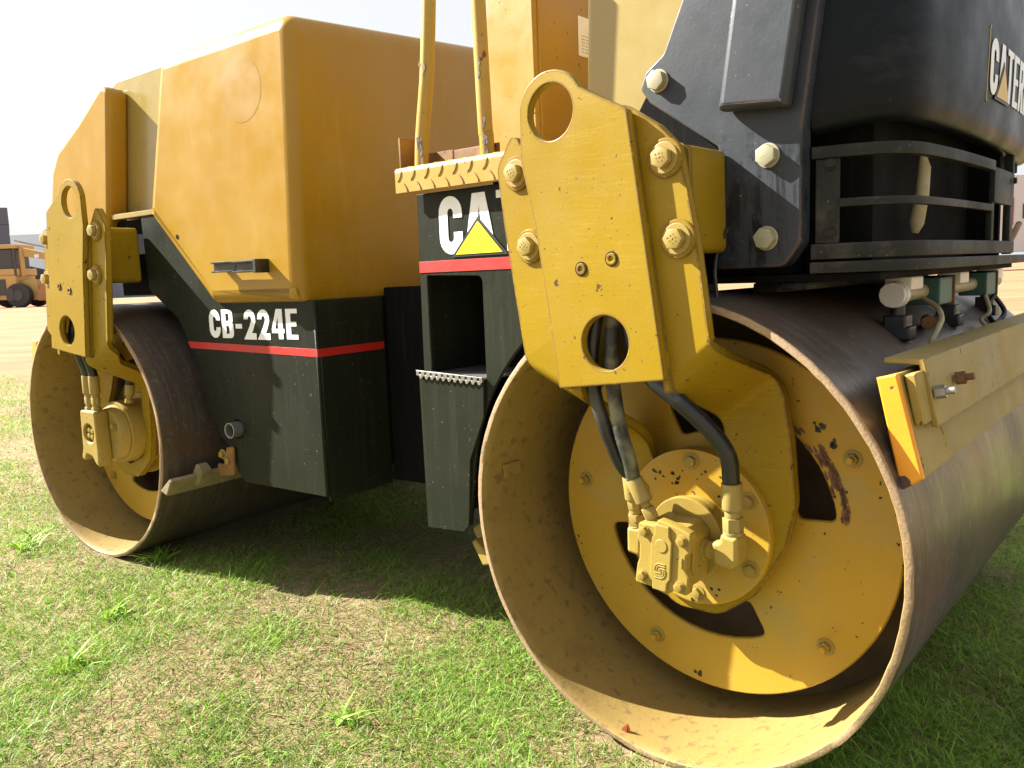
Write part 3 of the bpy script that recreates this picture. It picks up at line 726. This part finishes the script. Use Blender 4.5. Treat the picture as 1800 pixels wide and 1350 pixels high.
# sloping end hood with its recess
eh = plate([rnd([(.030, .948), (.086, 1.262), (.060, 1.284), (-.075, 1.206), (-.215, 1.138), (-.258, 1.085), (-.296, .964), (-.300, .90), (.020, .90)], [.0, .03, .03, .02, .05, .04, .03, .01, 0], 5)], .0985, .158, .012, seg=4)
eho = obj('end_hood', eh, M['hood'], R, F, sharp=40)
obj('hood_core', plate([rnd([(-.29, .90), (-.26, 1.08), (-.20, 1.15), (-.03, 1.285), (.03, 1.312), (.34, 1.318), (.25, .945)], .01)], .1585, 1.05, .01, seg=2), M['pale'], eho, F)
obj('recess_ledge', B((.032, .245, .106, .158, .930, .944), bev=.002), M['pale'], eho, F)
# dark body
body = rnd([(.170, .935), (.232, .929), (.455, .73), (.50, .6995), (.835, .6995), (.835, .249), (.530, .249), (.505, .270), (.487, .330), (.440, .36), (.405, .45), (.375, .55), (.30, .66), (.18, .735)], [.005, .005, .01, .01, .004, .006, .01, .02, .02, .02, .02, .02, .02, .02], 4)
bm = plate([body, circ(.519, .384, .023, 28)], .109, .118, .002)
bo = obj('side_panel', bm, M['black'], R, F)
obj('corner_edge', tube(bmesh.new(), [(.831, .112, .70), (.831, .112, .252)], .004, 10), M['black'], bo, F)
obj('body_end_panel', B((.8255, .835, .1185, .322, .236, .700), bev=.003), M['black'], bo, F)
obj('body_core', B((.42, .825, .16, 1.04, .28, .70), (.02, .42, .125, 1.04, .722, .925), bev=.003), M['void'], bo, F)
obj('centre_frame', B((.826, 1.06, .335, .98, .24, .72), (1.0605, 1.42, .30, .98, .27, .70), bev=.004), M['void'], R, F)
bm = bmesh.new(); 
pp = plate([circ(.519, .384, .0195, 28), circ(.519, .384, .0165, 28)], .083, .16, .0008)
obj('exhaust_stub', pp, M['steel'], bo, F)
for (x, z) in ((.455, .315), (.478, .30)): bolt('small', bo, F, (x, .104, z))
obj('corner_bracket', plate([rnd([(.437, .255), (.50, .265), (.505, .34), (.475, .335), (.46, .29), (.43, .29)], .008)], .100, .1075, .002), M['rustyellow'], bo, F)
# stripe and model number
st = obj('red_stripe', plate([[(.338, .6005), (.8345, .590), (.8345, .572), (.347, .5835)]], .1083, .1089, .0001), M['red'], bo, F)
obj('red_stripe', plate([[(.108, .590), (.318, .590), (.318, .572), (.108, .572)]], .8351, .8356, .0001, plane='yz'), M['red'], bo, F)
tx = text('CB-224E', .438, .611, .070, .0450, .0168, .0070, {'-': .62, '2': 1.0, 'B': 1.02, 'E': .95})
obj('model_number', plate(tx, .1082, .1088, .0001), M['white'], bo, F, label='white model number lettering CB-224E')

# ---- step panel with logo
pan = rnd([(-.478, .884), (-.155, .884), (-.155, .73), (-.190, .672)], 0) + circ(0, .35, .372, 12, 116, 172) + rnd([(-.384, .300), (-.396, .293), (-.487, .285)], 0)
win = rnd([(-.462, .742), (-.331, .738), (-.331, .566), (-.462, .572)], [.004, .012, .004, .004])
sp_ = obj('step_panel', plate([pan, win], .014, .022, .0015), M['black'], R, N)
obj('pocket_side', B((-.486, -.481, .0225, .30, .286, .882), bev=.001), M['black'], sp_, N)
obj('pocket_back', B((-.4805, -.20, .20, .21, .70, .880), (-.4805, -.368, .16, .20, .29, .5595), (-.4805, -.335, .16, .20, .56, .695), bev=.002), M['void'], sp_, N)
obj('worn_edge', B((-.470, -.4625, .0145, .019, .575, .742), bev=.001), M['steel'], sp_, N)
lw = rnd([(-.492, .566), (-.331, .560), (-.331, .40)], 0) + circ(0, .35, .374, 6, 168, 172) + [(-.386, .303), (-.398, .290), (-.489, .283)]
lo = obj('lower_step_panel', plate([[(-.490, .562), (-.332, .5575), (-.335, .50), (-.372, .42), (-.378, .34), (-.382, .301), (-.394, .288), (-.488, .281)]], .008, .0135, .001), M['black'], sp_, N)
# toothed grip strip along the step edge
teeth = [(-.492, .574), (-.331, .5685), (-.331, .560)]
nt = 11
for k in range(nt):
    x1 = -.334 - k * .0142; zb = .5605 + .0004 * k
    teeth += [(x1, zb - .0015), (x1 - .003, zb - .0055), (x1 - .0065, zb - .0055), (x1 - .0095, zb), (x1 - .0115, zb)]
teeth += [(-.492, .565)]
hl = [circ(-.3405 - k * .0142, .5645 + .00045 * k, .0030, 10) for k in range(nt)]
obj('grip_strip', plate([teeth] + hl, .0035, .0075, .0004), M['steel'], lo, N)
obj('grip_tread', B((-.49, -.332, .0076, .16, .563, .567), bev=.0008), M['steel'], lo, N)
logo = text('CAT', -.4235, .7765, .0975, .0545, .0205, .0035, {'A': 1.30, 'T': 1.1})
lg = obj('logo_letters', plate(logo, .0127, .0138, .0001), M['white'], sp_, N, label='large white CAT letters')
def tri(cx, z0, hw, h): return [(cx - hw, z0), (cx + hw, z0), (cx, z0 + h)]
obj('logo_outline', plate([tri(-.3325, .7715, .064, .0640)], .0118, .0126, .0001), M['ink'], sp_, N)
obj('logo_triangle', plate([tri(-.3325, .7755, .0525, .0525)], .0107, .0117, .0001), M['decalyellow'], sp_, N)
obj('red_stripe', plate([[(-.4785, .767), (-.20, .767), (-.20, .7475), (-.4785, .7475)]], .0127, .0138, .0002), M['red'], sp_, N)

# step tread with raised lozenges
td = obj('step_tread', plate([rnd([(-.010, .886), (-.010, .930), (.24, .930), (.24, .924), (-.004, .922), (-.004, .886)], [.001, .009, 0, 0, .004, .001], 4)], -.505, -.165, .001, plane='yz'), M['step'], R, N)
# small yellow upright between frame and tread
def lozenge(x, z, ang, y=-.0095, L=.0125, wd=.0034, h=.0022):
    bm = bmesh.new(); n = 10; ring = []
    for k in range(n):
        a = 2 * math.pi * k / n; u, v = math.cos(a) * L, math.sin(a) * wd * (1 - .35 * abs(math.cos(a)))
        ring.append(bm.verts.new((x + u * math.cos(ang) - v * math.sin(ang), y, z + u * math.sin(ang) + v * math.cos(ang))))
    top = [bm.verts.new((x + (q.co.x - x) * .62, y - h, z + (q.co.z - z) * .62)) for q in ring]
    for k in range(n): bm.faces.new((ring[k], ring[(k + 1) % n], top[(k + 1) % n], top[k]))
    bm.faces.new(top); bm.faces.new(ring)
    return bm
for k in range(10):
    obj('tread_lozenge', lozenge(-.492 + k * .0335, .914, math.radians(58)), M['step'], td, N)
    obj('tread_lozenge', lozenge(-.478 + k * .0335, .895, math.radians(-58)), M['step'], td, N)
for k in range(10):
    bm = lozenge(-.480 + k * .0335, 0, math.radians(20), 0)
    for v in bm.verts: v.co = (v.co.x, v.co.z + .008, .9298 - v.co.y)
    obj('tread_lozenge', bm, M['step'], td, N)

# ---- handrail posts and their foot
p1 = obj('handrail_post', tube(bmesh.new(), spline([(-.478, .030, .925), (-.472, .030, .98), (-.458, .030, 1.055), (-.452, .030, 1.09), (-.440, .030, 1.20), (-.425, .030, 1.38)], 6), .0125, 18, 1.0), M['step'], R, N)
p2 = obj('handrail_post', tube(bmesh.new(), spline([(-.382, .100, .931), (-.384, .100, .98), (-.386, .100, 1.0), (-.390, .100, 1.2), (-.394, .100, 1.38)], 6), .0130, 18, 1.0), M['step'], R, N)
bm = bmesh.new()
for (cx, y, zs, n_) in ((-.466, .0172, (.93, 1.01), 13), (-.378, .0866, (.93, 1.02), 12), (-.452, .0172, (1.06, 1.13), 3), (-.382, .0866, (1.05, 1.2), 3)):
    for k in range(n_): blob(bm, cx + random.gauss(0, .004), y, random.uniform(*zs) if k > 4 else zs[0] + .02 + random.random() * .03, random.uniform(.003, .007), .55, 0, 9, .0007)
obj('bare_metal_chips', bm, flat('bare_metal_brown', (.055, .035, .03), .6, .4), p1, N)['kind'] = 'stuff'
obj('post_foot', B((-.513, -.508, .010, .075, .931, .985), (-.5075, -.44, .072, .076, .931, .962), bev=.002), M['rustyellow'], R, N)
obj('kick_plate', B((-.50, -.365, .110, .114, .931, .968), bev=.002), M['rustyellow'], R, N)

# ---- operator platform side
obj('console_panel', plate([rnd([(-.535, .88), (-.520, 1.42), (-.405, 1.42), (-.402, .88)], [0, .01, .01, 0])], .270, .285, .006, seg=3), M['console'], R, N)
cp = obj('console_panel', plate([[(.279, .70), (.62, .70), (.62, 1.42), (.279, 1.42)]], -.4065, -.400, .002, plane='yz'), M['console'], R, N)
wl = obj('warning_label', plate([rnd([(.405, 1.168), (.60, 1.168), (.60, 1.245), (.405, 1.245)], .003)], -.3996, -.3988, .0002, plane='yz'), M['white'], cp, N)
def fonttext(body, size, M4, mat, parent, W, name, bold=.0, xs=1.0):
    cu = bpy.data.curves.new('txt', 'FONT'); cu.body = body; cu.size = size; cu.extrude = .0002; cu.offset = bold
    o = bpy.data.objects.new('tmp', cu); col.objects.link(o)
    me = bpy.data.meshes.new_from_object(o.evaluated_get(bpy.context.evaluated_depsgraph_get()))
    bpy.data.objects.remove(o); me.transform(M4 @ Matrix.Diagonal((xs, 1, 1, 1))); me.materials.clear(); me.materials.append(mat); me.name = name
    return link(name, me, parent, W)
yz = Matrix(((0, 0, 1, 0), (1, 0, 0, 0), (0, 1, 0, 0), (0, 0, 0, 1)))
fonttext('WARNING', .019, Matrix.Translation((-.3985, .462, 1.218)) @ yz, M['ink'], cp, N, 'label_text', .0004)
bm = plate([[(.440, 1.217), (.458, 1.217), (.449, 1.234)], [(.4482, 1.2205), (.4498, 1.2205), (.4498, 1.229), (.4482, 1.229)]], -.3987, -.3982, .0001, plane='yz')
obj('label_symbol', bm, M['ink'], cp, N)
bm = bmesh.new()
for r_ in range(6):
    y_ = .415
    while y_ < .585:
        L_ = random.uniform(.006, .018)
        m = Matrix.Translation((-.3986, y_ + L_ / 2, 1.208 - r_ * .0062)) @ Matrix.Diagonal((.0003, L_, .0014, 1)); bmesh.ops.create_cube(bm, size=1, matrix=m); y_ += L_ + .004
obj('label_print', bm, M['tan'], cp, N)
obj('platform_floor', B((-.50, -.17, .2405, 1.04, .905, .921), bev=.002), M['void'], R, N)

# ---- maker's name on the near hood end
tn = text('CATERPILLAR', .466, .985, .083, .0470, .0165, .0070, {'I': .36, 'A': 1.12})
def bend(bm, o_):
    pts = off(o_)
    ys = [p.y for p in pts]; xs = [p.x for p in pts]
    for v in bm.verts:
        lx = np.interp(v.co.z, [.94, 1.0, 1.10], [-.004, 0, .002])
        v.co.x += float(np.interp(v.co.y, ys, xs)) + lx
    return bm
for nm, lps, dx, mt in (('hood_lettering', tn, .0170, M['white']), ('lettering_outline', [tri(.549, .980, .052, .062)], .0180, M['ink']), ('lettering_triangle', [tri(.549, .984, .042, .050)], .0190, M['decalamber'])):
    bm = plate(lps, .0, .0007, .0001, plane='yz'); bmesh.ops.subdivide_edges(bm, edges=[e for e in bm.edges if e.calc_length() > .03], cuts=2)
    o = obj(nm, bend(bm, dx), mt, hoodn, N)
obj('lettering_edge', bend(plate([rnd([(.455, .972), (1.06, .972), (1.06, 1.082), (.455, 1.082)], .004), rnd([(.4565, .9735), (1.0585, .9735), (1.0585, 1.0805), (.4565, 1.0805)], .004)], 0, .0005, 0, plane='yz'), .0168), M['decalamber'], hoodn, N)

# ------------------------------------------------------------ ground
def ground_mat():
    s = NT('sandy_ground')
    g = s.n('ShaderNodeNewGeometry').outputs['Position']; s.co = g
    c = s.mix(s.ramp(s.noise(2.2, 7, rough=.65), .35, .68), (.28, .21, .115), (.19, .125, .062))
    c = s.mix(s.mul(s.ramp(s.noise(40, 6, rough=.75), .45, .62), .6), c, (.37, .29, .165))
    c = s.mix(s.mul(s.ramp(s.noise(90, 4, off=3), .58, .66), .7), c, (.13, .085, .05))
    c = s.mix(s.mul(s.ramp(s.noise(1.7, 5, off=6), .42, .62), .35), c, (.10, .12, .035))
    # red dirt track farther off
    d = s.n('ShaderNodeSeparateXYZ'); s.l(g, d.inputs[0])
    far_ = s.mul(s.ramp(d.outputs[1], 7.2, 8.6), s.ramp(s.noise(.8, 5, off=2), .30, .42), 'MULTIPLY')
    dirt = s.mix(s.ramp(s.noise(.9, 7, (.35, 1.6, 1)), .4, .65), (.31, .195, .11), (.24, .135, .07))
    c = s.mix(far_, c, dirt)
    s.bump(s.mix(.5, s.noise(55, 6, rough=.8), s.noise(9, 5)), .9, .012)
    return s.done(c, .95, spec=.15)
def gh(x, y):
    return .006 * np.sin(x * 5.1 + 1.3 * np.sin(y * 3.1)) + .005 * np.sin(y * 7.3 + x * 2.2) + .004 * np.sin(x * 17 + y * 13) - .006
def grid(xs, ys, zf):
    X, Y = np.meshgrid(xs, ys); Z = zf(X, Y); nx, ny = len(xs), len(ys)
    me = bpy.data.meshes.new('ground'); v = np.stack([X, Y, Z], -1).reshape(-1, 3)
    i = np.arange((ny - 1) * (nx - 1)); r_, c_ = i // (nx - 1), i % (nx - 1); a = r_ * nx + c_
    fcs = np.stack([a, a + 1, a + nx + 1, a + nx], -1)
    me.vertices.add(len(v)); me.vertices.foreach_set('co', v.ravel()); me.loops.add(fcs.size); me.loops.foreach_set('vertex_index', fcs.ravel())
    me.polygons.add(len(fcs)); me.polygons.foreach_set('loop_start', np.arange(0, fcs.size, 4)); me.polygons.foreach_set('loop_total', np.full(len(fcs), 4))
    me.polygons.foreach_set('use_smooth', np.ones(len(fcs), bool)); me.update(); me.validate(); return me
xs = np.concatenate([[-400, -120, -40, -15], np.linspace(-8, 4, 241), [10, 40, 120, 400]])
ys = np.concatenate([[-60, -10], np.linspace(-.5, 9, 191), [14, 30, 80, 200, 500]])
def zf(X, Y):
    k = np.clip((9.0 - Y) / 1.5, 0, 1) * np.clip((X + 8) / 1.5, 0, 1) * np.clip((4 - X), 0, 1) * np.clip((Y + .5) * 2, 0, 1)
    return gh(X, Y) * k
me = grid(xs, ys, zf); me.materials.append(ground_mat())
go = bpy.data.objects.new('ground', me); col.objects.link(go); go['kind'] = 'structure'

# ------------------------------------------------------------ grass
def in_frame(px, py, W):
    inv = W.inverted(); m = np.array(inv)
    return m[0, 0] * px + m[0, 1] * py + m[0, 3], m[1, 0] * px + m[1, 1] * py + m[1, 3]
def vnoise(x, y, s, seed):
    r = np.random.default_rng(seed); g = r.random((64, 64)); x = x * s + 31.3; y = y * s + 17.7
    xi, yi = np.floor(x).astype(int), np.floor(y).astype(int); fx, fy = x - xi, y - yi
    fx, fy = fx * fx * (3 - 2 * fx), fy * fy * (3 - 2 * fy)
    G = lambda a, b: g[a % 64, b % 64]
    return (G(xi, yi) * (1 - fx) + G(xi + 1, yi) * fx) * (1 - fy) + (G(xi, yi + 1) * (1 - fx) + G(xi + 1, yi + 1) * fx) * fy
def scatter(n, rmin, rmax, a0, a1, p=0.0):
    u = rng.random(n); r = rmin * (rmax / rmin) ** u if p == 0 else (rmin ** p + u * (rmax ** p - rmin ** p)) ** (1 / p)
    a = np.radians(a0 + (a1 - a0) * rng.random(n)); return r * np.sin(a), r * np.cos(a)
def keep_mask(x, y):
    k = np.ones(len(x), bool)
    for W in (N, F):
        u, v = in_frame(x, y, W)
        k &= ~((np.abs(u) < .13) & (v > -.004) & (v < 1.2))
        k &= ~((np.abs(u) < .03) & (v > -.02) & (v < 1.2))
    return k
def blades(name, x, y, hgt, wid, lean, flat_, colr, mat):
    n = len(x); az = rng.random(n) * 2 * np.pi; la = rng.random(n) * 2 * np.pi
    base = np.stack([x, y, gh(x, y) - .002], -1)
    side = np.stack([np.cos(az), np.sin(az), np.zeros(n)], -1)
    ld = np.stack([np.cos(la), np.sin(la), np.zeros(n)], -1)
    ts = (0, .4, .75, 1); V = []
    for t in ts:
        c = base + ld * (lean * t ** 1.6 * hgt)[:, None] + np.array([0, 0, 1.]) * (hgt * (t * (1 - flat_ * t * .75)))[:, None]
        ww = (wid * (1, .85, .5, 0)[ts.index(t)])[:, None] * side / 2
        V += [c] if t == 1 else [c - ww, c + ww]
    V = np.stack(V, 1).reshape(-1, 3)
    b = (np.arange(n) * 7)[:, None]
    q = np.concatenate([b + np.array([0, 1, 3, 2]), b + np.array([2, 3, 5, 4]), b + np.array([4, 5, 6])], 1).ravel()
    me = bpy.data.meshes.new(name); me.vertices.add(len(V)); me.vertices.foreach_set('co', V.ravel())
    me.loops.add(len(q)); me.loops.foreach_set('vertex_index', q)
    tot = np.tile([4, 4, 3], n); st_ = np.concatenate([[0], np.cumsum(tot)[:-1]])
    me.polygons.add(len(tot)); me.polygons.foreach_set('loop_start', st_); me.polygons.foreach_set('loop_total', tot)
    me.polygons.foreach_set('use_smooth', np.ones(len(tot), bool))
    me.update()
    at = me.attributes.new('tone', 'FLOAT', 'POINT'); at.data.foreach_set('value', np.repeat(colr, 7))
    me.materials.append(mat); o = bpy.data.objects.new(name, me); col.objects.link(o); return o
def leaf_mat(name, stops):
    s = NT(name); a = s.n('ShaderNodeAttribute'); a.attribute_name = 'tone'
    r = s.n('ShaderNodeValToRGB'); s.l(a.outputs['Fac'], r.inputs[0])
    el = r.color_ramp.elements
    while len(el) < len(stops): el.new(.5)
    for e, (p, c) in zip(el, stops): e.position = p; e.color = (*c, 1)
    tr = s.n('ShaderNodeBsdfTranslucent'); s.l(r.outputs[0], tr.inputs[0])
    mx = s.n('ShaderNodeMixShader'); mx.inputs[0].default_value = .35
    s.l(s.b.outputs[0], mx.inputs[1]); s.l(tr.outputs[0], mx.inputs[2]); s.l(mx.outputs[0], s.out.inputs[0])
    return s.done(r.outputs[0], .5, spec=.3)
gm = leaf_mat('grass_blades', [(0, (.07, .14, .025)), (.3, (.16, .29, .035)), (.6, (.27, .46, .045)), (.82, (.38, .48, .10)), (1, (.44, .38, .16))])
dm = leaf_mat('dry_litter', [(0, (.12, .065, .03)), (.3, (.28, .18, .09)), (.7, (.42, .31, .17)), (1, (.55, .45, .29))])

x, y = scatter(680000, .75, 10, -50, 48)
den = .5 * vnoise(x, y, 2.3, 1) + .5 * vnoise(x, y, 6.1, 2) - np.clip(.07 + .10 * (x + .35), -.08, .10) * (y < 2.6) * (x < .35) + .12 * (x > .5) - .35 * np.exp(-((x + .72) ** 2 + (y - 1.02) ** 2) / .05) - .2 * np.exp(-((x + .30) ** 2 + (y - 1.45) ** 2) / .03)
k = keep_mask(x, y) & (rng.random(len(x)) < np.clip((den - .13) * 2.6, .30, 1)) & ~((y > 7.6 + .5 * np.sin(x * 2)) & (x < -1)) 
x, y = x[k], y[k]; d = np.hypot(x, y); dn = den[k]; n = len(x)
hg = (.008 + .021 * rng.random(n) ** 2.0) * (1 + .25 * dn) * (1 + .03 * d)
g = blades('grass', x, y, hg, (.0009 + .0012 * rng.random(n)) * (1 + .14 * d), .5 + 1.3 * rng.random(n), rng.random(n) * .9, np.clip(.15 + .5 * dn + .28 * rng.standard_normal(n) * .6, 0, 1), gm)
g['kind'] = 'stuff'; g['label'] = 'patchy short green grass growing through sandy soil'; g['category'] = 'grass'

x, y = scatter(200000, .75, 9, -50, 48); k = keep_mask(x, y) & ~((y > 7.8) & (x < -1)); x, y = x[k], y[k]; n = len(x); d = np.hypot(x, y)
dl = blades('dry_litter', x, y, (.005 + .007 * rng.random(n)), (.0016 + .0020 * rng.random(n)) * (1 + .1 * d), 2.0 + 3.5 * rng.random(n), .9 * np.ones(n), rng.random(n), dm)
dl['kind'] = 'stuff'; dl['label'] = 'dead straw and clippings lying between the grass blades'; dl['category'] = 'dry grass'

# broad-bladed weed tufts one can pick out
def tuft(px, py, r, label, nb=46, h=.07):
    a = rng.random(nb) * 2 * np.pi; rr = r * .25 * rng.random(nb)
    xx, yy = rr * np.cos(a), rr * np.sin(a)
    o = blades('grass_tuft', xx + px, yy + py, h * (.5 + .6 * rng.random(nb)), .004 + .003 * rng.random(nb), .7 + .9 * rng.random(nb), .3 + .5 * rng.random(nb), np.clip(.45 + .25 * rng.random(nb), 0, 1), gm)
    me = o.data; me.transform(Matrix.Translation((-px, -py, 0))); o.location = (px, py, 0)
    o['label'] = label; o['category'] = 'weed'; o['group'] = 'broad-bladed grass tufts in the lawn'

tuft(-.907, 1.571, .16, 'wide-bladed bright green tuft at the left in front of the far drum', 40, .075)
tuft(-1.448, 2.346, .2, 'wide-bladed grass tuft at the left edge beside the far drum', 44, .085)
tuft(-.936, 1.825, .16, 'wide-bladed tuft in the lawn just before the far drum rim', 34, .06)
tuft(-.314, 1.333, .12, 'small wide-bladed tuft in the bare sandy foreground', 26, .05)
tuft(-.986, 2.185, .15, 'tuft growing against the bottom of the far drum', 40, .06)

# fallen leaf standing by the near drum
bm = bmesh.new()
lf = [(0, -.001), (.006, .006), (.0085, .014), (.006, .022), (0, .031), (-.006, .022), (-.008, .013), (-.005, .005)]
v = [bm.verts.new((x_, .004 * math.sin(z_ * 90) + abs(x_) * .35, z_)) for x_, z_ in lf]; c0 = bm.verts.new((0, .002, .014))
for a_, b_ in zip(v, v[1:] + v[:1]): bm.faces.new((a_, b_, c0))
bmesh.ops.solidify(bm, geom=bm.faces[:], thickness=.0006)
lfo = obj('fallen_leaf', bm, flat('red_brown_leaf', (.42, .12, .035), .5, .4), None, Matrix.Translation((.154, 1.215, .002)) @ Matrix.Rotation(.25, 4, 'Y') @ Matrix.Rotation(-.2, 4, 'X'))
lfo['label'] = 'small red-brown leaf standing upright in the grass at the near drum'; lfo['category'] = 'leaf'
# board edge at the lower right corner
bd = obj('board', B((.0, .5, 0, .35, .0, .03), bev=.003), [flat('grey_board_paint', (.12, .13, .15), .5, .3)], None, Matrix.Translation((.735, 1.06, .004)) @ Matrix.Rotation(1.0, 4, 'Z') @ Matrix.Translation((0, -.35, 0)))
bd['label'] = 'corner of a grey board lying in the shaded grass'; bd['category'] = 'board'
ed = obj('board_edge', B((.0, .5, .3501, .356, .0, .034), bev=.001), M['scraper'], bd, WM[bd])

# ---- yard beyond: loader, barrel, shed, trailer
ly = flat('faded_loader_yellow', (.52, .33, .10), .5, .25); lo_ = flat('rusty_orange_steel', (.38, .17, .07), .6, .3)
lk = flat('loader_dark', (.05, .05, .055), .5, .3); tyre = flat('dusty_tyre', (.04, .038, .035), .8, .3)
ld = thing('wheel_loader', 'yellow wheel loader with dark cab parked far off on the dirt', 'loader', (-27.2, 47, 0))
LW = WM[ld]
def lb(name, px0, px1, py0, py1, y0, y1, mat, bev=.04):
    k = .0322
    return obj(name, B(((px0 - 38) * k, (px1 - 38) * k, y0, y1, (534 - py1) * k, (534 - py0) * k), bev=bev), mat, ld, LW)
lb('engine_body', -70, 22, 478, 520, .2, 2.2, ly); lb('front_frame', 22, 52, 486, 522, .6, 1.8, ly)
lb('cab_roof', -30, 26, 424, 431, .3, 2.2, ly); cabg = lb('cab_window', -28, 16, 432, 466, .4, 2.1, lk)
lb('cab_base', -30, 26, 466, 478, .3, 2.2, ly); lb('cab_post', 19, 24, 431, 478, .28, .42, lk); lb('cab_post', 27, 33, 431, 480, .5, .7, ly)
obj('lift_arm', plate([[(-.4, 3.4), (1.2, 3.0), (1.9, 2.7), (2.4, 2.2), (2.2, 1.9), (1.3, 2.6), (-.4, 2.9)]], .6, .8, .02), ly, ld, LW)
lb('radiator_panel', -22, 4, 484, 512, .16, .21, lk, .01); lb('step', 6, 18, 500, 522, .05, .19, lk, .01)
obj('lift_cylinder', tube(bmesh.new(), [(-.5, .5, 3.75), (1.3, .5, 3.3)], .05, 8), M['steel'], ld, LW)
obj('headlight', B((.5, .75, .5, .6, 2.75, 2.95), bev=.02), M['white'], ld, LW)
obj('bucket', plate([rnd([(.6, .35), (1.9, .3), (2.3, .9), (2.1, 1.6), (1.1, 1.45), (.7, .9)], .1)], .1, 2.4, .03), lo_, ld, LW)
for (x_, y_) in ((-.45, .1), (-2.2, .1), (-.45, 1.9), (-2.2, 1.9)):
    bm = bmesh.new(); cyl(bm, (x_, y_, .68), (0, 1, 0), .68, .45, 28); bevel(bm, .08, 2)
    wh = obj('wheel', bm, tyre, ld, LW); obj('rim', cyl(bmesh.new(), (x_, y_ - .03, .68), (0, 1, 0), .3, .03, 20), lk, wh, LW)
bm = bmesh.new(); cyl(bm, (-25.35 + 0, 47.6, 0), (0, 0, 1), .26, .1, 20); cyl(bm, (-25.35, 47.6, .1), (0, 0, 1), .30, .36, 20); cyl(bm, (-25.35, 47.6, .46), (0, 0, 1), .24, .08, 20); bevel(bm, .03, 2)
br = obj('barrel', bm, flat('green_grey_barrel', (.12, .20, .19), .4, .3)); br['label'] = 'small squat green-grey barrel on the dirt before the loader'; br['category'] = 'barrel'
sh = thing('warehouse', 'long low grey metal warehouse behind the loader', 'warehouse', (-52, 84, 0)); SW = WM[sh]
g1 = flat('grey_metal_siding', (.040, .045, .062), .8, .1); g2 = flat('dark_metal_siding', (.10, .11, .145), .6, .15); g3 = flat('pale_blue_siding', (.16, .20, .27), .6, .15)
obj('wall', B((-20, 14, 0, 14, 0, 2.2), bev=.02), g3, sh, SW)
bm = bmesh.new(); rv = [bm.verts.new((x_, y_, z_)) for x_ in (-20, 14.5) for y_, z_ in ((-.4, 2.202), (14.4, 2.202), (7, 7.1))]
for f_ in ((0, 1, 2), (3, 5, 4), (0, 2, 5, 3), (1, 4, 5, 2), (0, 3, 4, 1)): bm.faces.new([rv[i_] for i_ in f_])
obj('roof', bm, g1, sh, SW)
for k in range(6): obj('window', B((-16 + k * 5, -14.5 + k * 5, -.05, -.001, .8, 1.5), bev=.01), lk, sh, SW)
tw = thing('tall_shed', 'tall dark grey steel shed at the left edge of the photo', 'shed', (-44.7, 76, 0), math.radians(30.6)); TW = WM[tw]
obj('wall', B((-21, 0, 0, 12, 0, 7.0), bev=.03), g2, tw, TW); obj('roof', B((-21, .05, -.05, 12, 7.001, 8.5), bev=.05), g2, tw, TW)
tr = thing('trailer', 'red and white trailer seen through the gap right of the grille', 'trailer', (24.6, 41, 0)); RW = WM[tr]
obj('trailer_box', B((-3, 3, 0, 2.4, .9, 4.6), bev=.04), flat('white_trailer', (.55, .55, .56), .5, .2), tr, RW)
for k in range(7): obj('red_panel', B((-2.8 + k * .85, -2.4 + k * .85, -.04, -.001, 2.2 + .3 * (k % 3), 3.2 + .3 * (k % 2)), bev=.01), flat('red_panel', (.45, .03, .03), .5, .2) if k % 2 else g1, tr, RW)
for x_ in (-2, -1, 1.8):
    bm = bmesh.new(); cyl(bm, (x_, .1, .45), (0, 1, 0), .45, .3, 20); obj('wheel', bm, tyre, tr, RW)
